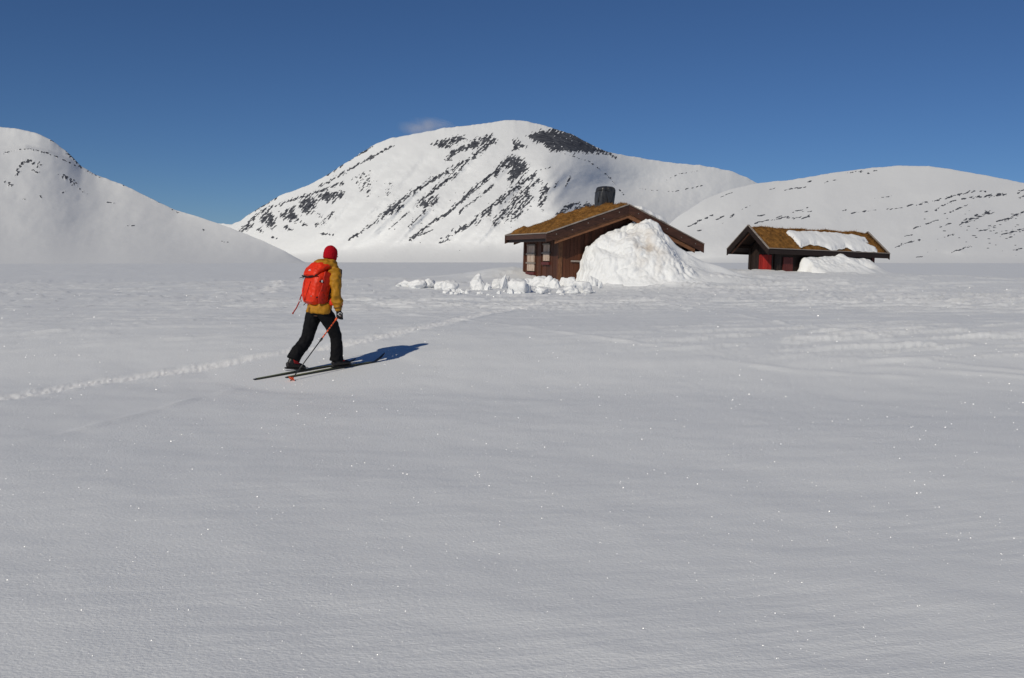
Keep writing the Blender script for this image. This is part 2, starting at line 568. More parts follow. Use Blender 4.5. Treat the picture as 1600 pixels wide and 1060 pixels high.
def mountain(name, label, cols, rows, base, sky_line, dbase, dtop, q, rocks, extra=None, noise_amp=6.0, wob=1.0, seed=0, rock_push=5.0, smooth_k=9, apron=0):
    px = cols
    yb = spline(base, px)
    ys = soft(spline(sky_line, px), smooth_k)
    rough = wob * (perlin(px / 13, px * 0 + 0.5, seed + 5) + 0.6 * perlin(px / 4.5, px * 0 + 0.5, seed + 6))
    db = soft(soft(spline(dbase, px), 81), 41); dt = soft(soft(spline(dtop, px), 81), 41)
    t = np.linspace(0, 1, rows)[:, None]
    PX = np.broadcast_to(px[None, :], (rows, len(px))).copy()
    yl = soft(soft(ys, 91), 61)         # bends of the skyline fade out down the slope
    PY = yb[None, :] + (yl - yb)[None, :] * t + (ys - yl)[None, :] * t ** 5 + rough[None, :] * t ** 45
    D = db[None, :] + (dt - db)[None, :] * t ** q
    D = D + noise_amp * fbm(PX / 40, PY / 28, 5, seed) * (0.3 + 0.7 * np.sin(np.pi * np.clip(t, 0, 1)))
    D = D - apron * np.clip(1 - t / 0.16, 0, 1) ** 2
    if extra is not None:
        D = D + extra(PX, PY, t)
    rk = rocks(PX, PY)
    D = D - rock_push * np.clip(rk, 0, 1) * (0.4 + fbm(PX / 5, PY / 4, 3, seed + 2))
    d = rays(PX, PY)
    P = EYE + d * (D / np.hypot(d[..., 0], d[..., 1]))[..., None]
    # the far side, falling away
    top = P[-1]; hd = d[-1] / np.hypot(d[-1, :, 0], d[-1, :, 1])[:, None]
    back = []
    for k in range(1, 9):
        s = (k / 8) ** 1.5
        q_ = top.copy(); q_[:, :2] += hd[:, :2] * (1400 * s)
        q_[:, 2] = top[:, 2] * (1 - s ** 1.4) - 60 * s
        back.append(q_)
    P = np.concatenate([P, np.array(back)])
    rk = np.concatenate([rk, np.zeros((8, len(px)))])
    o = np_mesh(name, P.reshape(-1, 3), grid_faces(P.shape[0], P.shape[1]), M_mtn, attrs={'rock': rk})
    return tag(o, label, kind='structure')


def strokes(lst, PX, PY, seed, nx=4.0, ny=3.0, diag=0.0, along=None):
    """rock strength 0..1 from blobs and lines with broken edges"""
    n = fbm((PX + diag * PY) / nx, (PY - 0.0 * PX) / ny, 4, seed, 0.6)
    if along:
        ca, sa = math.cos(along), math.sin(along)
        n = 0.65 * fbm((PX * ca + PY * sa) / 15, (-PX * sa + PY * ca) / 2.6, 3, seed, 0.6) + 0.55 * n
    m = np.zeros_like(PX)
    for kind, pts, w, dens in lst:
        if kind == 'l':
            d, a = seg_dist(PX, PY, pts)
            v = (1 - d / w)
        else:
            v = poly_sd(PX, PY, pts) / w + 0.35
        m = np.maximum(m, np.where(v > -0.8, np.clip(v, -0.8, 1) * 0.7 + (dens - 0.5) + n * 0.85, 0))
    return np.clip(m, 0, 1) * 1.0


main_rocks_l = [
    ('p', [(408, 332), (424, 330), (431, 345), (424, 359), (415, 352), (407, 347)], 5, .62),
    ('p', [(438, 334), (452, 326), (458, 322), (468, 345), (455, 347), (440, 341)], 5, .62),
    ('p', [(469, 312), (487, 305), (496, 314), (490, 330), (476, 338), (467, 325)], 6, .58),
    ('p', [(494, 303), (520, 297), (538, 299), (538, 310), (515, 316), (497, 314)], 5, .5),
    ('l', [(376, 360), (392, 346), (406, 332), (440, 318), (470, 309), (510, 296), (535, 285)], 3.2, .5),
    ('l', [(500, 292), (535, 272), (570, 252), (592, 239), (615, 228)], 2.6, .5),
    ('l', [(392, 333), (412, 321), (436, 306)], 2.2, .5),
    ('l', [(512, 274), (540, 254), (556, 245), (582, 229)], 2.2, .45),
    ('l', [(376, 362), (392, 352)], 4, .6),
    ('p', [(674, 224), (700, 215), (727, 211), (729, 217), (712, 226), (702, 232), (684, 231)], 5, .52),
    ('p', [(698, 246), (705, 235), (735, 222), (755, 213), (770, 211), (768, 222), (745, 232), (720, 236), (706, 246)], 5, .62),
    ('l', [(742, 243), (757, 231), (772, 221)], 4.5, .6),
    ('l', [(697, 251), (706, 250)], 2.5, .55),
    ('l', [(741, 246), (705, 265), (670, 285), (640, 304), (615, 321), (602, 334), (596, 341)], 4.2, .53),
    ('p', [(606, 322), (622, 316), (632, 322), (618, 332), (598, 342)], 4, .5),
    ('l', [(596, 341), (580, 352), (568, 360), (546, 375)], 3.0, .47),
    ('l', [(719, 266), (700, 281), (686, 291), (668, 306), (651, 321)], 4.0, .55),
    ('p', [(650, 322), (668, 306), (684, 305), (686, 316), (668, 326)], 5, .48),
    ('l', [(668, 326), (650, 342), (640, 356)], 3, .4),
    ('l', [(797, 247), (773, 269), (750, 289), (737, 299), (722, 313), (707, 327)], 4.2, .56),
    ('l', [(707, 327), (690, 339), (674, 349), (655, 363), (642, 374)], 3.6, .5),
    ('l', [(770, 290), (752, 305), (735, 318), (718, 332)], 2.6, .5),
    ('p', [(800, 243), (818, 250), (827, 262), (815, 276), (800, 284), (793, 278), (798, 262), (790, 262)], 6, .62),
    ('l', [(797, 247), (782, 262), (773, 272)], 6, .58),
    ('p', [(800, 217), (812, 222), (822, 229), (812, 231), (802, 236)], 4, .6),
    ('l', [(836, 274), (815, 287), (797, 299), (780, 315), (762, 330), (742, 346)], 5.5, .56),
    ('l', [(742, 346), (726, 355), (710, 364)], 4, .55),
    ('l', [(840, 283), (822, 298), (800, 318), (786, 334), (772, 350)], 7, .42),
    ('p', [(800, 305), (830, 290), (836, 312), (818, 335), (800, 352), (785, 345)], 8, .30),
    ('p', [(842, 296), (852, 282), (860, 292), (852, 315), (848, 332), (840, 322)], 5, .40),
    ('l', [(890, 278), (884, 290)], 3, .45), ('l', [(870, 284), (866, 292)], 2.6, .4),
    ('l', [(872, 337), (884, 326), (899, 318), (915, 322), (935, 324)], 5, .52),
    ('p', [(895, 322), (915, 317), (938, 322), (925, 330), (900, 330)], 4, .5),
    ('p', [(824, 212), (845, 206), (864, 204), (895, 208), (920, 224), (958, 243), (935, 238), (905, 238), (880, 236), (862, 236), (850, 226), (834, 220)], 5, 0.78),
    ('l', [(950, 238), (960, 246)], 3, .5),
    ('l', [(640, 330), (622, 346), (608, 358)], 2.2, .35),
    ('l', [(643, 374), (660, 366), (676, 360)], 2.0, .4), ('l', [(690, 373), (706, 368)], 2.6, .45), ('l', [(686, 380), (702, 375)], 2.2, .4),
    ('l', [(500, 338), (512, 345), (496, 352)], 5, .32), ('l', [(520, 332), (512, 344)], 3, .4),
    ('l', [(445, 355), (455, 360)], 4, .42), ('l', [(478, 352), (474, 350)], 3, .5), ('l', [(403, 358), (408, 361)], 3, .5),
    ('l', [(426, 372), (432, 373)], 2.4, .5), ('l', [(500, 365), (520, 367)], 2, .4),
    ('p', [(545, 275), (580, 262), (585, 300), (575, 318), (560, 300)], 6, .06), ('p', [(600, 282), (620, 285), (612, 310), (600, 312)], 6, .06),
    ('l', [(880, 240), (920, 252), (950, 275), (975, 305)], 1.6, .22), ('l', [(860, 262), (835, 268)], 1.8, .3),
    ('l', [(1042, 282), (1060, 272), (1090, 268)], 1.5, .25), ('l', [(1000, 295), (1050, 300), (1100, 290)], 1.4, .2),
]


def main_rocks(PX, PY):
    m = strokes([(k, p, w * 1.2, d_ + 0.05) for k, p, w, d_ in main_rocks_l], PX, PY, 71, 4.0, 3.0, 0.6, along=R(132))
    dots = perlin((PX + 0.7 * PY) / 5, PY / 3, 77)
    reg = np.exp(-((PX - 660) / 170) ** 2 - ((PY - 335) / 55) ** 2)
    return np.maximum(m, np.clip((dots - 0.83 + 0.25 * reg) * 5, 0, 1) * (reg > 0.25))


def main_extra(PX, PY, t):
    # ribs and gullies running down to the left
    s = (PX * 0.72 + PY * 0.69)
    al = (-PX * 0.69 + PY * 0.72)
    reg = sstep((PX - 430) / 120) * (1 - sstep((PX - 850) / 70)) * sstep((PY - 225) / 50) * (1 - sstep((PY - 372) / 35))
    rib = perlin(s / 34, al / 190, 91) * 42 + perlin(s / 13, al / 80, 92) * 13
    # hollow on the right side of the summit
    bowl = 110 * np.exp(-((PX - 985) / 75) ** 2 - ((PY - 292) / 30) ** 2)
    cliff = -70 * sstep((PY - 204 - 0.22 * np.maximum(0, PX - 850)) / 26) * np.exp(-((PX - 890) / 50) ** 2) * (1 - sstep((PY - 250) / 60))
    spur = -70 * np.exp(-((PX - 845 - 0.25 * (PY - 240)) / 28) ** 2) * sstep((PY - 215) / 60)
    return -rib * reg + bowl + cliff + spur


mountain('mountain', 'broad snowy mountain with dark rock ribs and a black cliff below its rounded summit',
         np.linspace(180, 1420, 990), 210,
         [(180, 420), (450, 414), (600, 411), (900, 414), (1100, 420), (1420, 420)],
         [(180, 352), (343, 349), (360, 351.5), (376, 346), (389, 335), (412, 321), (436, 306), (477, 292), (510, 274.5), (554, 245.6), (582, 228), (608, 217), (642, 210.7), (697, 200), (745, 194.5), (777, 189.8), (803, 187), (825, 189.8), (863, 200), (894, 210), (921, 225), (951, 238.8), (990, 245.6), (1045, 254), (1100, 259.4), (1142, 267), (1165, 277), (1184, 287), (1240, 310), (1420, 350)],
         [(180, 3400), (343, 3150), (450, 2850), (600, 2550), (750, 2330), (870, 2200), (950, 2420), (1060, 2800), (1184, 3200), (1420, 3700)],
         [(180, 3450), (343, 3260), (450, 3120), (600, 3060), (750, 3050), (820, 3080), (900, 3080), (1000, 3350), (1184, 3700), (1420, 4000)],
         1.5, main_rocks, main_extra, 7, 0.8, 200, apron=170)

left_rocks_l = [
    ('l', [(26, 272), (30, 262), (36, 254), (48, 252), (62, 259)], 4, .5), ('l', [(50, 266), (60, 270)], 2.5, .4),
    ('l', [(96, 275), (107, 279), (118, 288)], 4, .55), ('l', [(100, 299), (97, 302)], 2.4, .4),
    ('l', [(0, 240), (30, 234), (48, 233), (72, 239), (99, 250), (125, 262), (150, 274)], 1.8, .36),
    ('l', [(105, 238), (116, 249), (127, 260)], 4.5, .5), ('l', [(74, 217), (86, 222)], 2, .4),
    ('l', [(10, 284), (18, 290)], 4, .4), ('l', [(63, 307), (65, 310)], 2.6, .5), ('l', [(36, 311), (40, 313)], 2, .4),
    ('l', [(190, 289), (200, 293)], 1.6, .4), ('l', [(270, 329), (280, 334)], 2.2, .42), ('l', [(195, 353), (212, 353)], 1.5, .4),
    ('l', [(168, 316), (180, 318)], 1.4, .3), ('l', [(317, 358), (320, 360)], 1.6, .5), ('l', [(346, 377), (356, 379)], 1.4, .35),
    ('l', [(120, 292), (136, 303)], 3, .2), ('l', [(140, 268), (158, 279)], 1.6, .4), ('l', [(225, 305), (255, 320)], 1.2, .35),
]


def left_extra(PX, PY, t):
    # a shoulder in front of the rounded summit
    line = np.interp(PX, [-600, 0, 40, 75, 110, 130, 160, 300], [250, 237, 233, 240, 254, 266, 280, 340])
    step = 260 * sstep((line - PY) / 7) * (1 - sstep((PX - 95) / 60))
    return step * 0.12 + 2.5 * fbm((PX + PY * .6) / 60, (PY - PX * .25) / 45, 3, 131) * sstep(t / 0.3)


mountain('mountain', 'smooth grey-white mountainside sloping down from the left with few dark rocks',
         np.concatenate([np.linspace(-1900, -20, 210)[:-1], np.linspace(-20, 540, 420)]), 150,
         [(-1900, 450), (-900, 440), (0, 431), (200, 424), (350, 422), (474, 421), (540, 432)],
         [(-1900, 440), (-1500, 380), (-1000, 230), (-700, 175), (-400, 165), (0, 198.5), (27, 201.5), (60, 209), (81, 219.5), (105, 237.5), (127, 260), (150, 273.5), (192, 288.5), (240, 312.5), (276, 329), (318, 341.6), (360, 356), (405, 374), (444, 392), (474, 409), (500, 418), (540, 424)],
         [(-900, 260), (-200, 300), (0, 330), (250, 450), (474, 800), (540, 900)],
         [(-900, 1500), (-200, 1500), (0, 1500), (150, 1430), (300, 1250), (474, 960), (540, 930)],
         0.48, lambda PX, PY: strokes(left_rocks_l, PX, PY, 171, 4.5, 3.0, 0.3), left_extra, 1.5, 0.5, 300, 3)

right_rocks_l = [('l', [((a / 2.667) + 1000, (b / 2.667) + 230) for a, b in l], w, d) for l, w, d in (
    ([(1030, 262), (1070, 256), (1140, 240)], 1.8, .42), ([(1140, 242), (1210, 230), (1300, 205), (1400, 184), (1440, 185)], 2.0, .5),
    ([(1230, 262), (1290, 230), (1360, 212), (1450, 205), (1530, 195)], 2.2, .48), ([(1440, 205), (1530, 196)], 3, .5), ([(880, 276), (985, 262)], 1.6, .42),
    ([(1335, 322), (1380, 300), (1455, 270)], 4.0, .55), ([(1490, 312), (1540, 295), (1600, 270)], 3.0, .55), ([(1140, 340), (1200, 318), (1250, 300)], 1.6, .45),
    ([(1190, 272), (1200, 268)], 2, .5), ([(1265, 280), (1330, 255), (1370, 240)], 1.6, .45), ([(1250, 335), (1310, 312)], 1.5, .45), ([(1240, 385), (1310, 362)], 1.9, .4),
    ([(1060, 420), (1110, 400), (1190, 380)], 1.8, .45), ([(1300, 440), (1340, 425), (1380, 412)], 2.0, .5), ([(1190, 438), (1240, 428)], 1.5, .4), ([(1500, 368), (1560, 350), (1600, 340)], 2.2, .48),
    ([(1425, 348), (1480, 330)], 2.2, .45), ([(1530, 365), (1600, 345)], 2.0, .45), ([(1550, 430), (1590, 422)], 1.8, .4), ([(1570, 190), (1600, 180)], 2, .5), ([(1580, 212), (1600, 205)], 2.2, .5),
    ([(200, 332), (250, 308), (303, 283)], 1.7, .6), ([(320, 302), (352, 284)], 1.8, .5), ([(376, 292), (388, 286)], 2.2, .55), ([(492, 288), (522, 282)], 2.0, .55), ([(345, 318), (356, 311)], 1.4, .4),
    ([(480, 318), (560, 298), (590, 288)], 1.6, .42), ([(560, 305), (605, 290)], 1.6, .45), ([(620, 275), (700, 255)], 1.6, .45), ([(610, 292), (660, 296), (705, 290)], 2.4, .46), ([(655, 270), (715, 268)], 1.4, .4),
    ([(810, 305), (835, 298)], 1.4, .4), ([(835, 268), (860, 262)], 1.5, .4), ([(950, 112), (985, 98)], 2.2, .42), ([(860, 108), (940, 98)], 1.4, .38), ([(700, 146), (720, 142)], 1.6, .4),
    ([(540, 178), (560, 172)], 1.6, .42), ([(605, 180), (640, 172), (690, 168)], 1.6, .45), ([(330, 212), (385, 188)], 1.4, .45), ([(225, 205), (300, 178), (440, 160)], 1.2, .36), ([(980, 212), (1060, 205)], 1.3, .36),
    ([(770, 148), (850, 128)], 1.3, .3), ([(420, 262), (470, 240)], 1.0, .3), ([(1100, 372), (1140, 365)], 1.4, .4), ([(1150, 460), (1200, 450)], 1.4, .35), ([(240, 350), (270, 345)], 1.6, .35))]


def right_rocks(PX, PY):
    m = strokes(right_rocks_l, PX, PY, 271, 7, 2.6, 1.6)
    dots = perlin((PX + 1.9 * PY) / 11, PY / 2.4, 277)
    reg = np.exp(-((PX - 1540) / 110) ** 2 - ((PY - 362) / 38) ** 2) + 0.6 * np.exp(-((PX - 1800) / 160) ** 2 - ((PY - 350) / 50) ** 2)
    return np.maximum(m, np.clip((dots - 0.78 + 0.3 * reg) * 5, 0, 1) * (reg > 0.2))


mountain('mountain', 'low rounded snowy mountain on the right with thin streaks of bare rock',
         np.concatenate([np.linspace(935, 1660, 520), np.linspace(1660, 3700, 230)[1:]]), 130,
         [(935, 419), (1100, 420), (1300, 420), (1600, 421), (2700, 450), (3700, 480)],
         [(935, 412), (980, 400), (1020, 372), (1060, 338), (1100, 312), (1140, 296), (1184, 286.5), (1240, 280.6), (1300, 270.5), (1356, 263), (1405, 259), (1450, 260), (1487, 264.5), (1544, 275), (1600, 286), (1750, 300), (2100, 262), (2500, 290), (3000, 390), (3500, 450), (3700, 470)],
         [(935, 1900), (1184, 1500), (1400, 1350), (1600, 1250), (2700, 900)],
         [(935, 2050), (1060, 2250), (1184, 2500), (1400, 2650), (1600, 2450), (2700, 1900)],
         1.35, right_rocks,
         lambda PX, PY, t: 45 * perlin((PX + 1.2 * PY) / 70, PY / 60, 291) - 90 * np.exp(-((PY - 300 + 0.06 * (PX - 1500)) / 12) ** 2) * sstep((PX - 1380) / 120) * 0.4,
         7, 0.5, 400, 3, apron=130)

# a wisp of cloud just behind the long left shoulder of the summit
mc = bpy.data.materials.new('thin_cloud'); mc.use_nodes = True
nt = mc.node_tree
nt.nodes.remove(nt.nodes['Principled BSDF'])
pv = nt.nodes.new('ShaderNodeVolumePrincipled')
pv.inputs['Color'].default_value = (0.97, 0.93, 0.94, 1)
nz = nt.nodes.new('ShaderNodeTexNoise'); nz.inputs['Scale'].default_value = 0.013; nz.inputs['Detail'].default_value = 4
tc = nt.nodes.new('ShaderNodeTexCoord'); nt.links.new(tc.outputs['Object'], nz.inputs['Vector'])
gr = nt.nodes.new('ShaderNodeTexGradient'); gr.gradient_type = 'SPHERICAL'
mp = nt.nodes.new('ShaderNodeMapping'); mp.inputs['Scale'].default_value = (1 / 115, 1 / 90, 1 / 38)
nt.links.new(tc.outputs['Object'], mp.inputs['Vector']); nt.links.new(mp.outputs[0], gr.inputs['Vector'])
mr = nt.nodes.new('ShaderNodeMapRange'); mr.inputs['From Min'].default_value = 0.42; mr.inputs['From Max'].default_value = 0.8
nt.links.new(nz.outputs['Fac'], mr.inputs['Value'])
mu = nt.nodes.new('ShaderNodeMath'); mu.operation = 'MULTIPLY'; nt.links.new(mr.outputs[0], mu.inputs[0]); nt.links.new(gr.outputs['Fac'], mu.inputs[1])
m2 = nt.nodes.new('ShaderNodeMath'); m2.operation = 'MULTIPLY'; m2.inputs[1].default_value = 0.028; nt.links.new(mu.outputs[0], m2.inputs[0])
nt.links.new(m2.outputs[0], pv.inputs['Density'])
nt.links.new(pv.outputs[0], nt.nodes['Material Output'].inputs['Volume'])
cb = MB(); cb.ball((0, 0, 0), (115, 90, 38), 24, 14)
cloud = cb.build('cloud', mc, smooth=True)
cloud.location = at(666, 199, 3650)
tag(cloud, 'thin pinkish wisp of cloud behind the summit ridge', 'cloud', kind='stuff')


# ------------------------------------------------------------------ huts
unit = MB().box(-0.5, 0.5, -0.5, 0.5, -0.5, 0.5)
unit_mesh = {}


def plank(m, parent, x0, x1, y0, y1, z0, z1, name='board'):
    """one board, sharing the same box mesh"""
    if m.name not in unit_mesh:
        unit_mesh[m.name] = unit.mesh('plank_' + m.name, m)
    o = link(bpy.data.objects.new(name, unit_mesh[m.name]), parent)
    o.location = ((x0 + x1) / 2, (y0 + y1) / 2, (z0 + z1) / 2)
    o.scale = (abs(x1 - x0), abs(y1 - y0), abs(z1 - z0))
    return o


def turf(parent, xa, za, xr, zr, xb, zb, y0, y1, nblade, seed, bulge=0.10):
    """sod on both slopes with a rounded ridge, and the dry grass growing on it"""
    nx, ny = 90, 60
    rg = np.random.default_rng(seed)

    def top(x, y):
        x = np.asarray(x, float); y = np.asarray(y, float)
        base = np.where(x < xr, za + (x - xa) * (zr - za) / (xr - xa), zr + (x - xr) * (zb - zr) / (xb - xr))
        k = np.abs(x - xr)
        base = base - 0.06 * np.exp(-(k / 0.12) ** 2)
        e = np.minimum(np.minimum(x - xa, xb - x), np.minimum(y - y0, y1 - y))
        ed = 1 - np.exp(-np.maximum(e, 0) / 0.10)
        return base - 0.08 + ed * (0.09 + bulge * (0.5 + 0.8 * fbm(x / 0.9 + seed, y / 0.9, 3, seed)) * 0.8 + 0.02 * perlin(x / .13, y / .13, seed + 3))
    xs = np.linspace(xa, xb, nx); ys = np.linspace(y0, y1, ny)
    Xg, Yg = np.meshgrid(xs, ys)
    Zg = top(Xg, Yg)
    tf = np_mesh('turf', np.stack([Xg, Yg, Zg], -1).reshape(-1, 3), grid_faces(ny, nx), M_turf, parent)
    n = nblade
    bx = rg.uniform(xa + 0.02, xb - 0.02, n); by = rg.uniform(y0 + 0.02, y1 - 0.02, n)
    # more along the edges and on the ridge, where the outline shows
    k = n // 5
    bx[:k] = xr + rg.normal(0, 0.12, k)
    by[k:k + k // 2] = y0 + np.abs(rg.normal(0, 0.04, k // 2))
    by[k + k // 2:2 * k] = y1 - np.abs(rg.normal(0, 0.05, k - k // 2))
    bz = top(bx, by) - 0.015
    ln = rg.uniform(0.05, 0.13, n) * (1 + 0.5 * (rg.random(n) > 0.93))
    down = np.where(bx < xr, -1.0, 1.0)
    tilt = rg.normal(0.75, 0.4, n)
    dx = down * np.sin(tilt); dz = np.cos(tilt) - 0.37 * np.sin(tilt); dy = rg.normal(0, 0.4, n)
    w = rg.uniform(0.004, 0.010, n); an = rg.uniform(0, math.pi, n)
    wx = np.cos(an) * w; wy = np.sin(an) * w
    a = np.stack([bx - wx, by - wy, bz], -1); b = np.stack([bx + wx, by + wy, bz], -1)
    c = np.stack([bx + dx * ln, by + dy * ln, bz + np.maximum(dz, 0.12) * ln], -1)
    Vb = np.stack([a, b, c], 1).reshape(-1, 3)
    gr_ = np_mesh('dry_grass', Vb, np.arange(3 * n).reshape(-1, 3), M_grass, parent, smooth=False)
    gr_['kind'] = 'stuff'
    return top


# --- the large hut -------------------------------------------------------------------------------
TH = R(20)
HO = at(872, 438, 42)
hut = empty('log_cabin', HO, TH, label='large brown timber hut with chimney, its gable half buried by a snowdrift', cat='hut')
HU = np.array([math.cos(TH), math.sin(TH), 0]); HW = np.array([-math.sin(TH), math.cos(TH), 0])


def hut_local(P):
    d = np.asarray(P) - HO
    return np.array([d @ HU, d @ HW, d[2]])


W, LD = 5.8, 4.15
xa, za, xr, zr, xb, zb = -0.79, 1.915, 2.92, 3.255, 6.60, 1.72


def rtop(x):
    return za + (x - xa) * (zr - za) / (xr - xa) if x < xr else zr + (x - xr) * (zb - zr) / (xb - xr)


wall = MB()
P = [(0.05, -0.9), (W - 0.05, -0.9), (W - 0.05, rtop(W) - 0.2), (xr, zr - 0.2), (0.05, rtop(0) - 0.2)]
wall.prism([(x, 0.05, z) for x, z in P], [(x, LD - 0.05, z) for x, z in P])
wall_o = wall.build('wall', W_black, hut)
# boards of the gable and of the side wall with the windows
x = 0.16
while x < W - 0.16:
    w = random.uniform(0.15, 0.21)
    x1 = min(x + w, W - 0.15)
    zt = min(rtop(x), rtop(x1)) - 0.24
    j = random.uniform(0, 0.022)
    plank(W_wall, wall_o, x + 0.004, x1 - 0.004, 0.015 - j, 0.048, -0.85, zt)
    x = x1
y = 0.16
while y < LD - 0.16:
    w = random.uniform(0.2, 0.28)
    y1 = min(y + w, LD - 0.15)
    j = random.uniform(0, 0.02)
    plank(W_wall, wall_o, 0.015 - j, 0.048, y + 0.004, y1 - 0.004, -0.85, rtop(0) - 0.24)
    y = y1
for (cx, sx) in ((0, 1), (W, -1)):
    plank(W_brown, hut, cx - 0.03 * sx, cx + 0.15 * sx, -0.03, 0.02, -0.85, rtop(cx) - 0.22, 'corner_board')
    plank(W_wall, hut, cx - 0.034 * sx, cx + 0.02 * sx, 0.024, 0.15, -0.85, rtop(cx) - 0.22, 'corner_board')
plank(W_wall, hut, -0.034, 0.02, LD - 0.15, LD + 0.03, -0.85, rtop(0) - 0.22, 'corner_board')
plank(W_wall, hut, -0.03, 0.012, 1.95, 2.03, -0.85, rtop(0) - 0.3, 'batten')
plank(W_grey, hut, 0.55, 0.95, -0.06, 0.005, 0.78, 0.85, 'ledge')


def shutter_window(y0, y1, z0, z1, n):
    """window closed by n stacked shutters of pale slats"""
    fr = MB()
    fr.box(-0.025, 0.012, y0 - 0.03, y0 + 0.02, z0, z1); fr.box(-0.025, 0.012, y1 - 0.02, y1 + 0.03, z0, z1); fr.box(-0.025, 0.012, y0 - 0.03, y1 + 0.03, z1, z1 + 0.05)
    wo = fr.build('window', W_dark, hut)
    h = (z1 - z0) / n
    for k in range(n):
        pm = MB()
        ys_ = np.linspace(y0 + 0.025, y1 - 0.025, 8)
        for i in range(7):
            j = random.uniform(0, 0.014)
            pm.box(-0.05 - j, -0.012, ys_[i] + 0.006, ys_[i + 1] - 0.006, z0 + k * h + 0.04, z0 + (k + 1) * h - 0.04)
        pm.build('shutter', W_pale, wo)
        if k:
            plank(W_grey, wo, -0.095, -0.03, y0 - 0.07, y1 + 0.07, z0 + k * h - 0.035, z0 + k * h + 0.03, 'crossbar')
    plank(W_grey, wo, -0.08, -0.03, y0 - 0.02, y1 + 0.02, z1 - 0.035, z1 + 0.02, 'crossbar')
    plank(W_sill, wo, -0.09, 0.0, y0 - 0.05, y1 + 0.08, z0 - 0.13, z0 - 0.005, 'sill')


shutter_window(2.70, 3.62, 0.30, 1.50, 3)
shutter_window(0.95, 1.68, 0.76, 1.52, 2)

roof = MB()
roof.slope(xa + 0.03, za - 0.1, xr, zr - 0.1, -0.42, LD + 0.32, 0.09)
roof.slope(xr, zr - 0.1, xb - 0.03, zb - 0.1, -0.42, LD + 0.32, 0.09)
roof_o = roof.build('roof', W_dark, hut)
turf(roof_o, xa + 0.05, za - 0.01, xr, zr - 0.01, xb - 0.05, zb - 0.01, -0.41, LD + 0.3, 16000, 5, 0.26)
for (ya, yb, yc) in ((-0.56, -0.50, -0.45), (LD + 0.42, LD + 0.36, LD + 0.33)):
    for (x0, z0, x1, z1) in ((xa - 0.03, za - 0.011, xr - 0.004, zr - 0.004), (xr + 0.004, zr - 0.004, xb + 0.03, zb - 0.012)):
        o = MB().slope(x0, z0, x1, z1, ya, yb, 0.36).build('bargeboard', W_dark, hut, bevel=0.006)
        ex = 0.42
        xi0, zi0 = (x0 + ex, z0 + (z1 - z0) / (x1 - x0) * ex) if x0 < 1 else (x0, z0)
        xi1, zi1 = (x1 - ex, z1 - (z1 - z0) / (x1 - x0) * ex) if x1 > 4 else (x1, z1)
        MB().slope(xi0, zi0 - 0.30, xi1, zi1 - 0.30, yb + (0.003 if yb < 0 else -0.003), yc, 0.25).build('bargeboard', W_brown, hut, bevel=0.005)
        MB().slope(x0, z0 + 0.05, x1, z1 + 0.05, min(ya, yc) - (0.025 if ya < 0 else -0.1) - (0 if ya < 0 else 0.1), max(ya, yc) + (0 if ya < 0 else 0.025), 0.045).build('cap_strip', W_grey, hut, bevel=0.004)
        # bolt heads along the board
        nb = MB()
        for k in range(5):
            f = 0.12 + 0.19 * k
            bx_, bz_ = x0 + (x1 - x0) * f, z0 + (z1 - z0) * f - 0.16 - 0.05 * (k % 2)
            nb.box(bx_ - 0.018, bx_ + 0.018, ya - (0.008 if ya < 0 else -0.012), ya + (0.004 if ya < 0 else -0.002), bz_ - 0.018, bz_ + 0.018)
        b_ = nb.build('nail', W_grey, o); b_['kind'] = 'stuff'
for (xe, ze, s) in ((xa, za, 1), (xb, zb, -1)):
    plank(W_dark, hut, xe, xe + 0.05 * s, -0.49, LD + 0.35, ze - 0.20, ze + 0.0, 'eave_board')
    plank(W_grey, hut, xe - 0.03 * s, xe + 0.09 * s, -0.42, LD + 0.32, ze + 0.004, ze + 0.045, 'cap_strip')
    plank(W_black, hut, xe + 0.1 * s, xe + 0.15 * s, -0.41, LD + 0.30, ze - 0.32, ze - 0.16, 'eave_board')
# rafter feet under the eaves
for k in range(6):
    yy = 0.1 + k * (LD - 0.2) / 5
    plank(W_black, hut, xa + 0.2, 0.0, yy - 0.04, yy + 0.04, rtop(0) - 0.44, rtop(0) - 0.3, 'rafter')

# chimney under a tied black cover
ch = MB()
cx, cy, hw = 3.13, 2.35, 0.36
prof = [(2.7, 1.0), (3.2, 1.0), (3.45, 0.97), (3.62, 1.02), (3.86, 1.03), (3.97, 1.0), (4.06, 0.985), (4.13, 0.94), (4.18, 0.84), (4.215, 0.62), (4.23, 0.3), (4.235, 0.06)]
n = 64
vs_, fs_ = [], []
for i, (z, s) in enumerate(prof):
    for k in range(n):
        a = 2 * math.pi * k / n
        c_, s_ = math.cos(a), math.sin(a)
        rr = hw * s / max(abs(c_) ** 9 + abs(s_) ** 9, 1e-9) ** (1 / 9)
        wv = 0.022 * math.sin(a * 9 + z * 5) * (1 if z > 3 else 0.3) + 0.02 * mnoise.noise((c_ * 3, s_ * 3, z * 4))
        vs_.append((cx + c_ * (rr + wv), cy + s_ * (rr + wv), z + 0.02 * mnoise.noise((c_ * 4, s_ * 4, z * 6 + 5))))
for i in range(len(prof) - 1):
    for k in range(n):
        k2 = (k + 1) % n
        fs_.append((i * n + k, i * n + k2, (i + 1) * n + k2, (i + 1) * n + k))
fs_.append(tuple((len(prof) - 1) * n + k for k in range(n)))
ch.add(vs_, fs_)
ch_o = ch.build('chimney', M_cover, hut, smooth=True)
rp = MB()
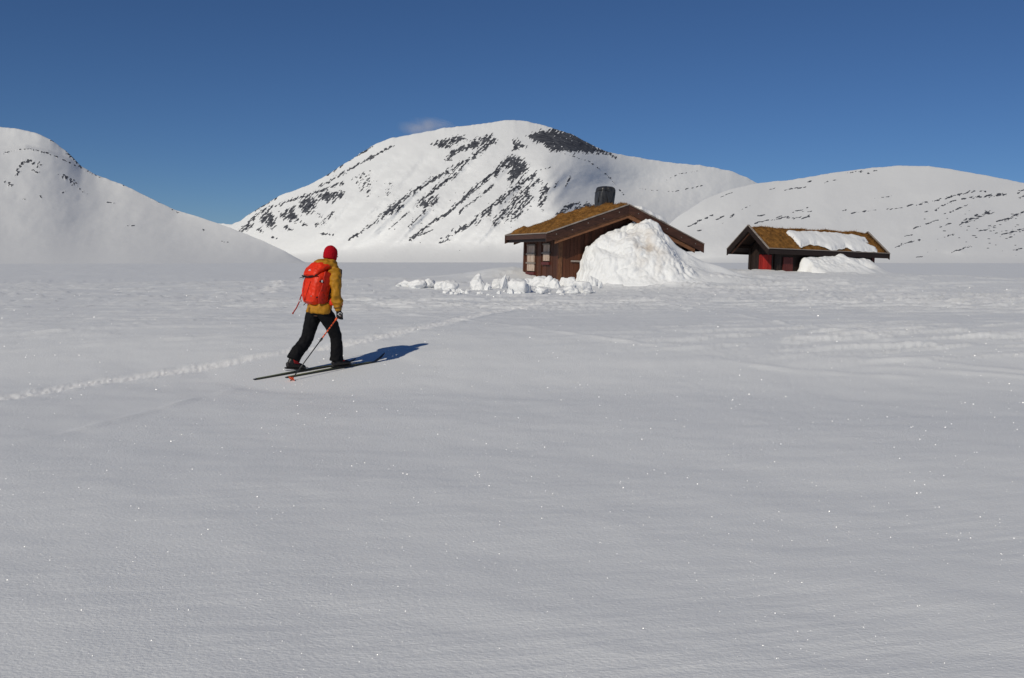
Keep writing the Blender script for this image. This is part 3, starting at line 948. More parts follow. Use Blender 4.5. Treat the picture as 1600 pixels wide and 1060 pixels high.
for z_, sc_ in ((3.99, 1.03),):
    pts = []
    for k in range(33):
        a = 2 * math.pi * k / 32
        c_, s_ = math.cos(a), math.sin(a)
        rr = hw * sc_ / max(abs(c_) ** 9 + abs(s_) ** 9, 1e-9) ** (1 / 9)
        pts.append((cx + c_ * rr, cy + s_ * rr, z_ + 0.05 * math.sin(a * 2)))
    rp.tube(pts, [0.014] * 33, 6, (0, 0, 1))
rp.build('rope', M_rope, ch_o, smooth=True)
# flap of the cover hanging on the lit side
fl = MB()
for k, (xx, yy, zz, w_) in enumerate(((cx + 0.06, cy - hw * 1.06, 3.5, 0.2), (cx - hw * 1.05, cy - 0.08, 3.45, 0.16))):
    if k == 0:
        fl.prism([(xx - w_, yy, 4.0), (xx + w_, yy, 4.0), (xx + w_ * .5, yy - 0.03, 3.6), (xx - w_ * .2, yy - 0.035, 3.45)],
                 [(xx - w_, yy + .02, 4.0), (xx + w_, yy + .02, 4.0), (xx + w_ * .5, yy + .02, 3.6), (xx - w_ * .2, yy + .02, 3.45)])
    else:
        fl.prism([(xx, yy - w_, 4.0), (xx, yy + w_, 4.0), (xx - 0.03, yy + w_ * .5, 3.62), (xx - 0.03, yy - w_ * .3, 3.5)],
                 [(xx + .02, yy - w_, 4.0), (xx + .02, yy + w_, 4.0), (xx + .02, yy + w_ * .5, 3.62), (xx + .02, yy - w_ * .3, 3.5)])
fl.build('flap', M_cover, ch_o, bevel=0.006)


def slab_snow(name, to_world, top, a0, a1, b0, b1, sd, thick, na, nb, parent=None, rough=0.03, seed=3):
    """a lying sheet of snow: top surface over a base surface, closed by its skirt"""
    A, B = np.meshgrid(np.linspace(a0, a1, na), np.linspace(b0, b1, nb))
    s = sd(A, B) + 0.05 * fbm(A / 0.4, B / 0.4, 3, seed)
    th = thick * (1 - np.exp(-np.maximum(s, 0) / 0.05)) * (0.75 + 0.35 * np.minimum(1, np.maximum(s, 0) / 0.5)) + rough * fbm(A / 0.6, B / 0.6, 4, seed + 1) * (s > 0)
    Pt = to_world(A, B, top(A, B) + th - 0.015)
    Fq = grid_faces(nb, na)
    keep = (s.ravel()[Fq] > -0.03).any(1)
    Fq = Fq[keep]
    used = np.unique(Fq); remap = -np.ones(A.size, int); remap[used] = np.arange(len(used))
    return np_mesh(name, Pt.reshape(-1, 3)[used], remap[Fq], M_block, parent)


def hut_world(A, B, Zz):
    return HO + A[..., None] * HU + B[..., None] * HW + Zz[..., None] * np.array([0, 0, 1.0])


v_rtop = np.vectorize(rtop)
sn = slab_snow('snow_patch', hut_world, lambda A, B: v_rtop(A) + 0.13, 3.3, 5.4, -0.45, 1.8,
               lambda A, B: poly_sd(A, B, [(3.6, -0.34), (4.9, -0.34), (5.1, 0.2), (4.6, 0.9), (3.8, 1.1), (3.5, 0.4)]), 0.26, 60, 60)
tag(sn, 'small snow patch left on the right slope of the large hut roof', 'snow patch')


# --- the drift against the gable -----------------------------------------------------------------
def chunky(P1, amt, seed):
    """break a snow surface up along its normals: lumps and small melted facets"""
    nr = np.cross(np.gradient(P1, axis=1), np.gradient(P1, axis=0))
    nr /= np.linalg.norm(nr, axis=-1, keepdims=True) + 1e-9
    nr *= np.sign(nr[..., 2:3] + 1e-9)
    fl_ = P1.reshape(-1, 3)
    am = amt.ravel()
    dsp = np.zeros(len(fl_))
    for i_ in np.nonzero(am > 0.02)[0]:
        p = Vector(fl_[i_]) + Vector((seed, 0, 0))
        a_ = abs(mnoise.noise(p * 1.35)); b_ = abs(mnoise.noise(p * 4.2 + Vector((5, 1, 2)))); c__ = mnoise.noise(p * 10.0)
        dsp[i_] = am[i_] * (0.22 * (a_ - 0.18) + 0.11 * (b_ - 0.18) + 0.028 * c__)
    return P1 + nr * dsp.reshape(P1.shape[:2])[..., None]


def hut_drift():
    na, nb = 300, 190
    U, Vv = np.meshgrid(np.linspace(0.45, 10.5, na), np.linspace(-0.02, 6.2, nb))     # along the gable, out from it
    zt = np.interp(U, [0.4, 0.85, 1.35, 1.95, 2.6, 3.2, 3.62, 4.0, 4.38, 4.85, 5.5, 6.1, 7.3, 8.6, 10.5],
                   [0.9, 1.30, 1.60, 1.92, 2.24, 2.50, 2.62, 2.46, 2.02, 1.52, 1.08, 0.80, 0.48, 0.25, 0.1])
    k = np.hanning(21); k /= k.sum()
    zt = np.convolve(np.pad(zt[0], 10, mode='edge'), k, 'valid')[None, :] + 0 * U
    ext = np.interp(U, [0.4, 0.8, 1.5, 2.5, 3.4, 4.5, 6, 8, 10.5], [1.2, 1.5, 2.6, 3.3, 3.6, 3.8, 4.2, 4.6, 4.5])
    P0 = HO + U[..., None] * HU - Vv[..., None] * HW
    g = gz(P0[..., 0], P0[..., 1]) - HO[2]
    t = np.clip((Vv - 0.35) / ext, 0, 1)
    w_ = sstep((U - 3.4) / 1.6)
    S = (1 - t ** 2.0) ** 1.35 * (1 - w_) + (1 - t ** 1.45) ** 1.7 * w_
    crestn = 0.12 * perlin(U / 0.8, Vv / 0.9, 12)
    h = (zt - g) * S * (1 + crestn * (t > 0))
    # sheer left end
    uL = 0.72 + 0.10 * Vv + 0.10 * perlin(Vv / 0.5, Vv * 0, 8) + 0.06 * perlin(Vv / 0.15, Vv * 0, 18)
    h = h * sstep((U - uL) / 0.42) ** 0.7
    rug = 1 - sstep((U - 3.6 - 0.25 * Vv) / 0.9)
    fade = sstep(h / 0.5)
    h = h + fade * rug * 0.10 * perlin(U / 1.1, Vv / 0.8, 37)
    h = h * sstep((Vv + 0.05) / 0.22)
    h = h + fade * (1 - rug) * (0.06 * fbm(U / 1.0, Vv / 0.5, 3, 34) + 0.010 * fbm(U / 0.3, Vv / 0.12, 2, 35))
    # crest running out from the peak down to the right
    cr = np.interp(U, [3.2, 4.2, 5.5, 7.0, 9], [0.4, 1.15, 1.55, 1.9, 2.4])
    h = h + 0.24 * np.exp(-((Vv - cr) / 0.35) ** 2) * sstep((U - 3.3) / 0.8) * (1 - sstep((U - 6.2) / 2.4))
    h = h - 0.13 * np.exp(-((Vv - cr - 0.8) / 0.5) ** 2) * sstep((U - 3.6) / 0.8) * (1 - sstep((U - 6.5) / 2))
    zz = np.where(h > 0.02, g + h - 0.03, g - 0.12)
    edge = np.minimum(np.minimum((10.5 - U) / 0.8, (6.2 - Vv) / 0.6), 1)
    zz = zz * 1.0 - (1 - sstep(edge)) * 0.25
    st = np.exp(-((U - 2.75 - 0.1 * Vv) / 0.55) ** 2 - ((Vv - 2.2) / 0.9) ** 2) * np.clip(0.55 + 0.9 * fbm(U / 0.5, Vv / 0.5, 3, 38), 0, 1) * 0.8
    P1 = HO + U[..., None] * HU - Vv[..., None] * HW
    P1[..., 2] = HO[2] + zz
    P1 = chunky(P1, fade * (0.08 + 0.92 * rug) * (h > 0.02), 31)
    o = np_mesh('snow_drift', P1.reshape(-1, 3), grid_faces(nb, na)[:, ::-1], M_drift, attrs={'stain': st})
    return tag(o, 'big rugged snowdrift with a faint brown stain banked against the gable of the large hut', 'snowdrift')


hut_drift()

# --- the small hut -------------------------------------------------------------------------------
T2 = R(28)
U2 = np.array([math.cos(T2), math.sin(T2), 0]); X2 = np.array([math.sin(T2), -math.cos(T2), 0])   # along the ridge; along the gable to the right
E2 = at(1200.6, 388, 46)
W2 = 2.86
SO = E2 - X2 * W2 + U2 * 0.6
SO[2] = 1.43
shed = empty('outhouse', SO, math.atan2(X2[1], X2[0]), label='small dark hut with red door, turf roof and a sheet of snow on the roof', cat='hut')
sxa, sza, sxr, szr, sxb, szb = 0.0, 1.25, 1.43, 2.36, W2, 1.27
wx0, wx1, SL, SY = 0.50, 2.51, 6.6, 0.36


def stop(x):
    return sza + (x - sxa) * (szr - sza) / (sxr - sxa) if x < sxr else szr + (x - sxr) * (szb - szr) / (sxb - sxr)


wall = MB()
P = [(wx0 + 0.05, -0.9), (wx1 - 0.05, -0.9), (wx1 - 0.05, stop(wx1) - 0.22), (sxr, szr - 0.22), (wx0 + 0.05, stop(wx0) - 0.22)]
wall.prism([(x, SY + 0.05, z) for x, z in P], [(x, SL - 0.05, z) for x, z in P])
wall_s = wall.build('wall', W_black, shed)
DX0, DX1 = 1.22, 2.10
x = wx0 + 0.1
while x < wx1 - 0.1:
    x1 = min(x + random.uniform(0.14, 0.2), wx1 - 0.1)
    zb0 = 1.05 if (x1 > DX0 - 0.05 and x < DX1 + 0.05) else -0.85
    plank(W_black, wall_s, x + 0.004, x1 - 0.004, SY + 0.01 - random.uniform(0, .02), SY + 0.048, zb0, min(stop(x), stop(x1)) - 0.26)
    x = x1
y = SY + 0.12
while y < SL - 0.12:
    y1 = min(y + random.uniform(0.16, 0.24), SL - 0.12)
    plank(W_black, wall_s, wx1 - 0.048, wx1 - 0.01 + random.uniform(0, .02), y + 0.004, y1 - 0.004, -0.85, stop(wx1) - 0.26)
    y = y1
plank(W_black, shed, wx1 - 0.12, wx1 + 0.03, SY - 0.03, SY + 0.012, -0.85, stop(wx1) - 0.24, 'corner_board')
plank(W_black, shed, wx1 - 0.02, wx1 + 0.034, SY + 0.016, SY + 0.14, -0.85, stop(wx1) - 0.24, 'corner_board')
plank(W_black, shed, wx0 - 0.03, wx0 + 0.12, SY - 0.03, SY + 0.012, -0.85, stop(wx0) - 0.24, 'corner_board')
plank(W_sill, shed, wx1 - 0.02, wx1 + 0.034, SL - 0.16, SL + 0.03, -0.85, stop(wx1) - 0.24, 'corner_board')
dm = MB().box(DX0, DX1, SY, SY + 0.04, -0.6, 1.02)
door = dm.build('door', W_red, shed)
for k in range(7):
    w_ = (DX1 - DX0) / 7
    plank(W_red, door, DX0 + k * w_ + 0.005, DX0 + (k + 1) * w_ - 0.005, SY - 0.03 - random.uniform(0, .015), SY - 0.002, -0.6, 1.0)
plank(W_black, shed, DX0 - 0.1, DX0 - 0.006, SY - 0.04, SY + 0.005, -0.6, 1.06, 'door_frame')
plank(W_black, shed, DX1 + 0.006, DX1 + 0.1, SY - 0.04, SY + 0.005, -0.6, 1.06, 'door_frame')
ht = MB().box(wx1 + 0.02, wx1 + 0.045, 0.62, 1.22, -0.6, 0.92)
hatch = ht.build('hatch', W_sill, shed)
for k in range(4):
    plank(W_sill, hatch, wx1 + 0.048, wx1 + 0.065, 0.625 + k * 0.15, 0.765 + k * 0.15, -0.6, 0.9)

roof = MB()
roof.slope(sxa + 0.03, sza - 0.08, sxr, szr - 0.08, -0.5, SL + 0.6, 0.08)
roof.slope(sxr, szr - 0.08, sxb - 0.03, szb - 0.08, -0.5, SL + 0.6, 0.08)
roof_s = roof.build('roof', W_black, shed)
turf(roof_s, sxa + 0.05, sza + 0.0, sxr, szr + 0.0, sxb - 0.05, szb + 0.0, -0.49, SL + 0.58, 15000, 15, 0.07)
for (ya, yb) in ((-0.62, -0.56), (SL + 0.70, SL + 0.64)):
    for (x0, z0, x1, z1) in ((sxa - 0.03, sza - 0.022, sxr - 0.004, szr - 0.003), (sxr + 0.004, szr - 0.003, sxb + 0.03, szb - 0.022)):
        MB().slope(x0, z0, x1, z1, ya, yb, 0.28).build('bargeboard', W_black, shed, bevel=0.006)
        MB().slope(x0, z0 + 0.045, x1, z1 + 0.045, min(ya, yb) - 0.02, max(ya, yb) + 0.02, 0.04).build('cap_strip', W_grey, shed, bevel=0.004)
for (xe, ze, s) in ((sxa, sza, 1), (sxb, szb, -1)):
    plank(W_black, shed, xe, xe + 0.05 * s, -0.55, SL + 0.63, ze - 0.24, ze + 0.0, 'eave_board')
    plank(W_grey, shed, xe - 0.03 * s, xe + 0.08 * s, -0.53, SL + 0.61, ze + 0.004, ze + 0.04, 'cap_strip')
# braces and purlin ends in the gable
for xx in (0.5, 1.43, 2.42):
    plank(W_black, shed, xx - 0.06, xx + 0.06, -0.5, SY + 0.04, stop(xx) - 0.34, stop(xx) - 0.2, 'purlin')
for (x0, x1) in ((0.18, sxr - 0.004), (sxr + 0.004, sxb - 0.18)):
    MB().slope(x0, stop(x0) - 0.29, x1, stop(x1) - 0.29, -0.50, -0.44, 0.09).build('rafter', W_dark, shed)


def shed_local(P):
    d = np.asarray(P) - SO
    return np.array([d @ X2, d @ U2, d[2]])


def shed_world(A, B, Zz):
    return SO + A[..., None] * X2 + B[..., None] * U2 + Zz[..., None] * np.array([0, 0, 1.0])


nrm = X2 * (szr - szb) + np.array([0, 0, 1.0]) * (sxb - sxr)
P0 = SO + X2 * sxb + np.array([0, 0, szb + 0.16])
poly = []
for a, b in ((580, 165), (600, 150), (770, 155), (960, 165), (1140, 185), (1240, 213), (1255, 238), (1228, 246), (1330, 300), (1338, 326), (1220, 322), (1130, 303), (1080, 282), (1000, 312), (955, 300), (850, 262), (775, 252), (700, 277), (660, 232), (620, 200)):
    q = shed_local(onplane(1120 + a / 5.333, 330 + b / 5.333, P0, nrm))
    poly.append((min(q[0], sxb - 0.06), q[1]))
v_stop = np.vectorize(stop)
sn = slab_snow('snow_patch', shed_world, lambda A, B: v_stop(A) + 0.05, sxr - 0.1, sxb + 0.05, min(p[1] for p in poly) - 0.2, max(p[1] for p in poly) + 0.2,
               lambda A, B: poly_sd(A, B, poly), 0.17, 90, 220, rough=0.02, seed=9)
tag(sn, 'ragged sheet of snow lying on the turf roof of the small hut', 'snow patch')


def shed_drift():
    na, nb = 220, 90
    A, B = np.meshgrid(np.linspace(1.1, 8.0, na), np.linspace(wx1 - 0.05, wx1 + 3.2, nb))    # along the wall, out from it
    zt = np.interp(A, [1.1, 1.5, 1.8, 2.6, 3.4, 4.0, 4.7, 5.4, 5.9, 6.25, 6.5, 6.75, 8.0], [0.8, 0.90, 0.96, 1.0, 1.08, 1.12, 1.10, 1.06, 0.98, 0.78, 0.4, 0.1, 0.02])
    k = np.hanning(13); k /= k.sum()
    zt = np.convolve(np.pad(zt[0], 6, mode='edge'), k, 'valid')[None, :] + 0 * A
    P0 = SO + A[..., None] * U2 + B[..., None] * X2
    g = gz(P0[..., 0], P0[..., 1]) - SO[2]
    v = B - wx1
    ext = np.interp(A, [1.1, 2, 4, 5, 6.5, 8], [1.3, 1.5, 2.1, 1.9, 1.5, 1.4]) + 0.15 * perlin(A / 0.7, A * 0, 4)
    t = np.clip((v - 0.25) / ext, 0, 1)
    h = np.maximum(zt - g, 0) * (1 - t ** 1.3) ** 1.5
    aL = 1.35 + 0.15 * v + 0.10 * perlin(v / 0.4, v * 0, 5)
    h = h * sstep((A - aL) / 0.35) ** 0.7 * sstep((v - 0.05) / 0.2)
    fade = sstep(h / 0.4)
    sm = 1 - 0.75 * sstep((A - 3.6) / 0.5) * sstep((v - 0.4) / 0.4)
    h = h + fade * sm * 0.08 * perlin(A / 0.8, B / 0.8, 53)
    # scooped hollow right of its middle rib
    h = h - 0.28 * fade * np.exp(-((A - 5.0) / 0.45) ** 2 - ((v - 0.8) / 0.5) ** 2) + 0.10 * fade * np.exp(-((A - 4.0 - 0.35 * (v - 0.5)) / 0.22) ** 2)
    zz = np.where(h > 0.02, g + h - 0.03, g - 0.12)
    P1 = P0.copy(); P1[..., 2] = SO[2] + zz
    P1 = chunky(P1, 0.5 * fade * sm * (h > 0.02), 77)
    o = np_mesh('snow_drift', P1.reshape(-1, 3), grid_faces(nb, na), M_drift, attrs={'stain': np.zeros(A.shape)})
    return tag(o, 'low snow bank piled up along the wall of the small hut', 'snowdrift')


shed_drift()

# ------------------------------------------------------------------ dug-out lumps of snow in front of the large hut
ico = bmesh.new(); bmesh.ops.create_icosphere(ico, subdivisions=4, radius=1.0)
ICO_V = np.array([v.co[:] for v in ico.verts]); ICO_F = np.array([[v.index for v in f.verts] for f in ico.faces]); ico.free()


def lump_mesh(seed, blocky):
    rg = np.random.default_rng(seed)
    v = ICO_V.copy()
    r = np.ones(len(v))
    for _ in range(13):                       # broken faces
        d = rg.normal(size=3); d /= np.linalg.norm(d)
        c = rg.uniform(0.5, 0.8) if blocky else rg.uniform(0.6, 0.9)
        pr = v @ d
        r = np.minimum(r, np.where(pr > 1e-3, c / np.maximum(pr, 1e-3), 9))
    off = rg.uniform(0, 50, 3)
    n = np.array([mnoise.fractal(Vector(p * 1.7 + off), 0.9, 2.2, 5) for p in v])
    n2 = np.array([mnoise.fractal(Vector(p * 5.0 + off), 0.9, 2.2, 3) for p in v])
    return v * (r * (1 + 0.20 * n + 0.035 * n2))[:, None], ICO_F


def lump(px, py, wpx, hpx, Y, label, group=None, seed=0, blocky=True):
    """a lump whose foot stands on the snow, seen centred at px, with its top and bottom wpx by hpx apart"""
    P = ground_pt(px, py + hpx * 0.5)
    s = P[1] / F
    gzv = float(ground_z(P[0], P[1]))
    v, f = lump_mesh(seed, blocky)
    v = v * np.array([wpx * s * 0.70, wpx * s * 0.62, hpx * s * 0.76])
    a = (seed * 1.7) % 6.28
    rot = np.array([[math.cos(a), -math.sin(a), 0], [math.sin(a), math.cos(a), 0], [0, 0, 1]])
    v[:, :2] = v[:, :2] @ rot[:2, :2].T
    o = np_mesh('snow_lump', v, f, M_block)
    o.location = (P[0], P[1], gzv + hpx * s * 0.31)
    return tag(o, label, 'snow lump', group or 'lumps of snow dug out in front of the large hut')


LUMPS = [
    (633, 443, 26, 11, 39.6, 'low snow lump at the left end of the dug-out row'),
    (652, 443, 24, 13, 39.8, 'flat snow lump second from the left end of the dug-out row'),
    (671, 443, 22, 12, 39.7, 'flat snow lump in the middle of the separate left row'),
    (688, 444, 20, 13, 39.8, 'rounded snow lump third from the right in the separate left row'),
    (703, 444, 22, 17, 39.6, 'tall rough snow lump closing the right end of the separate left row'),
    (746, 440, 22, 23, 39.8, 'big upright slab of snow with a broken right edge, leftmost of the main heap'),
    (762, 446, 13, 14, 39.2, 'small snow lump leaning on the right of the big upright slab'),
    (777, 441, 18, 16, 40.2, 'squarish snow lump right of the big upright slab'),
    (786, 441, 10, 20, 40.0, 'narrow upright snow lump with a shaded side right of the squarish one'),
    (791, 434, 8, 11, 41.0, 'small snow lump poking up behind the heap left of the hut corner'),
    (809, 446, 28, 23, 38.9, 'largest rounded snow lump, in front of the hut corner'),
    (824, 451, 13, 13, 38.6, 'small snow lump at the right foot of the largest rounded one'),
    (826, 441, 18, 14, 39.6, 'snow lump below the three-panel window'),
    (846, 439, 22, 18, 39.8, 'snow lump heaped highest under the gap between the two windows'),
    (845, 451, 24, 15, 38.7, 'broad low snow lump in front of the heap under the windows'),
    (858, 442, 14, 15, 39.6, 'snow lump under the right end of the two-panel window'),
    (866, 443, 13, 18, 39.4, 'upright snow lump in front of the gable corner board'),
    (880, 440, 15, 13, 39.8, 'snow lump just right of the gable corner board'),
    (893, 441, 18, 14, 39.6, 'snow lump before the boards of the gable, left of the drift'),
    (891, 452, 24, 13, 38.7, 'wide flat snow lump at the front of the heap below the gable boards'),
    (911, 446, 24, 22, 39.1, 'big snow lump at the left foot of the great drift'),
    (925, 439, 16, 17, 39.6, 'rounded snow lump leaning on the great drift'),
    (937, 447, 6, 9, 38.5, 'little cube of snow with one dark side at the right end of the heap'),
    (876, 455, 15, 9, 38.3, 'small flat snow lump in the front row right of the broad low one'),
    (920, 455, 15, 8, 38.3, 'small flat snow lump at the front right foot of the heap'),
    (799, 458, 8, 9, 37.8, 'lone small snow lump lying in front of the largest rounded one'),
]
for i, (px, py, w, h, Yd, lab) in enumerate(LUMPS):
    lump(px, py, w, h, Yd, lab, seed=100 + i, blocky=(i % 3 != 1))
for i in range(34):
    px = random.choice([random.uniform(690, 735), random.uniform(740, 940), random.uniform(760, 950)])
    s = random.uniform(2.5, 6)
    o_ = lump(px, random.uniform(452, 462), s * 1.4, s, 38, 'fist-sized crumb of snow scattered at the front foot of the dug-out heap', 'crumbs of snow at the foot of the heap', 300 + i)

# ------------------------------------------------------------------ skier
heading = np.array([math.cos(PSI), math.sin(PSI)]); leftv = np.array([-math.sin(PSI), math.cos(PSI)])
SROOT = (ROOT[0], ROOT[1], ROOTZ)
SF = float(SGX * heading[0] + SGY * heading[1]); SLt = float(SGX * leftv[0] + SGY * leftv[1])


def gl(f, l):
    """snow height in the skier's own frame"""
    return SF * f + SLt * l


person = empty('person', SROOT, PSI, label='skier in mustard jacket, black trousers and red beanie walking uphill away over the snow', cat='person')

RF, LF = (0.235, -0.10), (-0.40, 0.10)          # ankles
pel = (0.0, 0.0, 0.90)
R_hip, L_hip = (0.0, -0.095, 0.90), (-0.01, 0.095, 0.90)
R_kn, L_kn = (0.225, -0.10, 0.50), (-0.135, 0.10, 0.475)
R_an, L_an = (RF[0], RF[1], 0.11 + gl(*RF)), (LF[0], LF[1], 0.145 + gl(*LF))
R_sh, L_sh = (0.13, -0.19, 1.445), (0.15, 0.19, 1.445)
R_el, L_el = (0.09, -0.285, 1.16), (0.19, 0.28, 1.19)
R_wr, L_wr = (0.135, -0.292, 0.895), (0.33, 0.235, 1.04)
R_ha, L_ha = (0.16, -0.292, 0.80), (0.40, 0.215, 1.01)
neck = (0.15, 0.0, 1.50)
head = (0.185, 0.0, 1.685)


def mixp(a, b, t):
    return tuple(a[i] + (b[i] - a[i]) * t for i in range(3))


SIDE = (0, 1, 0)
# body: one continuous skin under the clothes
b = MB()
b.tube([(0.0, 0, 0.80), pel, (0.03, 0, 1.02), (0.07, 0, 1.2), (0.115, 0, 1.38), (0.14, 0, 1.47), (0.15, 0, 1.52)],
       [(0.14, 0.10), (0.155, 0.11), (0.135, 0.10), (0.15, 0.105), (0.165, 0.10), (0.12, 0.08), (0.06, 0.06)], 16, SIDE)
b.tube([(0.145, 0, 1.48), (0.165, 0, 1.58), (0.175, 0, 1.66)], [0.058, 0.055, 0.05], 12, SIDE)
b.ball((0.18, 0, 1.70), (0.098, 0.077, 0.112), 16, 12)
b.ball((0.205, 0, 1.635), (0.07, 0.058, 0.062), 12, 8)          # jaw
b.tube([(0.268, 0, 1.70), (0.292, 0, 1.668), (0.272, 0, 1.655)], [0.010, 0.016, 0.010], 8, SIDE)   # nose
for s in (-1, 1):
    b.ball((0.175, 0.078 * s, 1.675), (0.02, 0.012, 0.032), 8, 6)  # ear
for hp, kn, an in ((R_hip, R_kn, R_an), (L_hip, L_kn, L_an)):
    b.tube([hp, mixp(hp, kn, .5), kn, mixp(kn, an, .4), an], [0.085, 0.075, 0.056, 0.055, 0.04], 12, SIDE)
for sh, el, wr, ha in ((R_sh, R_el, R_wr, R_ha), (L_sh, L_el, L_wr, L_ha)):
    b.tube([mixp(neck, sh, .5), sh, mixp(sh, el, .5), el, mixp(el, wr, .4), wr, ha], [0.06, 0.058, 0.046, 0.038, 0.038, 0.028, 0.03], 12, SIDE)
b.remesh('body', M_skin, person, 0.011, 3)
eyes = MB()
for s in (-1, 1):
    eyes.ball((0.268, 0.030 * s, 1.705), 0.012, 10, 6)
eyes.build('eye', M_print, person, smooth=True)


def wr_n(sc, amp, ax=(1, 1, 1), off=0):
    def f(co):
        n_ = mnoise.noise(Vector((co.x * sc * ax[0] + off, co.y * sc * ax[1], co.z * sc * ax[2])))
        n2_ = mnoise.noise(Vector((co.x * sc * 2.3 + 7, co.y * sc * 2.3 + off, co.z * sc * 2.3)))
        return amp * ((0.5 - abs(n_)) * 1.2 + 0.5 * n2_)
    return f


# trousers
t_ = MB()
t_.tube([(-0.01, 0, 0.80), (0.0, 0, 0.87), (0.01, 0, 0.96), (0.03, 0, 1.04)], [(0.155, 0.115), (0.185, 0.135), (0.175, 0.128), (0.165, 0.12)], 20, SIDE)
t_.tube([R_hip, (0.075, -0.10, 0.78), (0.16, -0.102, 0.64), R_kn, (0.24, -0.10, 0.36), (0.238, -0.10, 0.22), (0.235, -0.1, 0.125 + gl(*RF))],
        [(0.10, 0.115), (0.102, 0.115), (0.090, 0.097), (0.078, 0.085), (0.077, 0.088), (0.080, 0.094), (0.086, 0.105)], 16, SIDE)
t_.tube([L_hip, (-0.05, 0.10, 0.76), (-0.10, 0.102, 0.61), L_kn, (-0.22, 0.10, 0.36), (-0.325, 0.10, 0.25), (-0.365, 0.1, 0.20 + gl(*LF))],
        [(0.10, 0.12), (0.102, 0.118), (0.092, 0.10), (0.080, 0.09), (0.077, 0.092), (0.080, 0.097), (0.086, 0.102)], 16, SIDE)
t_.remesh('trousers', M_trous, person, 0.012, 3, wr_n(11, 0.012, (1, 1, .6)))

# jacket with hood lying on the shoulders
j = MB()
j.tube([(-0.005, 0, 0.845), (0.0, 0, 0.90), (0.02, 0, 0.98), (0.055, 0, 1.10), (0.085, 0, 1.25), (0.115, 0, 1.37), (0.135, 0, 1.45), (0.15, 0, 1.515)],
       [(0.205, 0.155), (0.205, 0.155), (0.19, 0.145), (0.188, 0.14), (0.20, 0.14), (0.205, 0.135), (0.165, 0.115), (0.085, 0.085)], 24, SIDE)
for sh, el, wr in ((R_sh, R_el, R_wr), (L_sh, L_el, L_wr)):
    j.tube([mixp((0.135, 0, 1.42), sh, .4), mixp((0.135, 0, 1.44), sh, .92), mixp(sh, el, .3), mixp(sh, el, .65), el, mixp(el, wr, .4), mixp(el, wr, .8), wr],
           [0.085, 0.088, 0.078, 0.070, 0.066, 0.066, 0.058, 0.050], 16, SIDE)
j.tube([(0.15, 0, 1.48), (0.165, 0, 1.56), (0.175, 0, 1.605)], [(0.10, 0.10), (0.092, 0.098), (0.088, 0.092)], 16, SIDE)      # collar
j.tube([(0.22, 0.12, 1.50), (0.13, 0.155, 1.525), (0.04, 0.11, 1.54), (0.0, 0, 1.545), (0.04, -0.11, 1.54), (0.13, -0.155, 1.525), (0.22, -0.12, 1.50)],
       [0.028, 0.045, 0.062, 0.070, 0.062, 0.045, 0.028], 12, (0, 0, 1))                                                          # rolled hood
j.ball((0.03, 0.0, 1.565), (0.10, 0.12, 0.055), 14, 10)
jk = j.remesh('jacket', M_jacket, person, 0.010, 3, wr_n(7.5, 0.030, (1, 1, 1.4), 3))
cf = MB()
cf.tube([mixp(R_el, R_wr, .80), mixp(R_el, R_wr, .86)], [0.066, 0.064], 16, SIDE)
cf.build('cuff_strap', M_seam, jk, smooth=True)
tb = MB(); tb.box(-0.178, -0.158, -0.022, 0.022, 0.855, 0.925)
tb.build('hem_tab', M_seam, jk, bevel=0.006)

# beanie
bn = MB()
bn.tube([(0.158, 0, 1.628), (0.165, 0, 1.66), (0.172, 0, 1.71), (0.18, 0, 1.755), (0.187, 0, 1.79), (0.192, 0, 1.815), (0.195, 0, 1.828)],
        [(0.088, 0.098), (0.091, 0.105), (0.092, 0.106), (0.088, 0.100), (0.072, 0.083), (0.046, 0.056), (0.014, 0.018)], 20, SIDE)
bn.remesh('beanie', M_beanie, person, 0.009, 3, wr_n(22, 0.004))


# gloves: palm, four bent fingers of unequal length and a thumb from the side of the palm
def glove(wr, ha, axis, curl_dir, side_dir, thumb_s):
    """axis: along the hand; curl_dir: where the palm faces; side_dir: across the knuckles"""
    A = Vector(axis).normalized(); Cd = Vector(curl_dir).normalized(); S = Vector(side_dir).normalized()
    w_ = Vector(wr)
    g = MB()
    g.tube([w_ - A * 0.03, w_ + A * 0.02, w_ + A * 0.06, w_ + A * 0.10], [(0.040, 0.038), (0.040, 0.034), (0.050, 0.028), (0.050, 0.024)], 12, S)
    for k, ln in enumerate((0.030, 0.034, 0.032, 0.025)):
        p0 = w_ + A * 0.095 + S * (0.036 - 0.024 * k)
        p1 = p0 + A * ln
        p2 = p1 + Cd * ln * 1.1 - A * 0.004
        p3 = p2 - A * ln * 0.9 + Cd * 0.004
        g.tube([p0 - A * 0.03, p0, p1, p2, p3], [0.012, 0.0135, 0.013, 0.0125, 0.010], 8, S)
    p0 = w_ + A * 0.035 + S * 0.040 * thumb_s
    g.tube([p0 - S * 0.02 * thumb_s, p0 + S * 0.012 * thumb_s + Cd * 0.012, p0 + A * 0.03 + S * 0.012 * thumb_s + Cd * 0.034, p0 + A * 0.05 + Cd * 0.052 - S * 0.01 * thumb_s], [0.016, 0.0155, 0.014, 0.011], 8, A)
    return g


hand_ax = Vector(R_ha) - Vector(R_wr)
gR = glove(R_wr, R_ha, hand_ax, (0.25, 1.0, 0.05), (1, -0.2, -0.2), 1).remesh('glove', M_glove, person, 0.006, 1)
gL = glove(L_wr, L_ha, Vector(L_ha) - Vector(L_wr), (0.0, -1.0, -0.1), (0.1, -0.15, 1), 1).remesh('glove', M_glove, person, 0.006, 1)
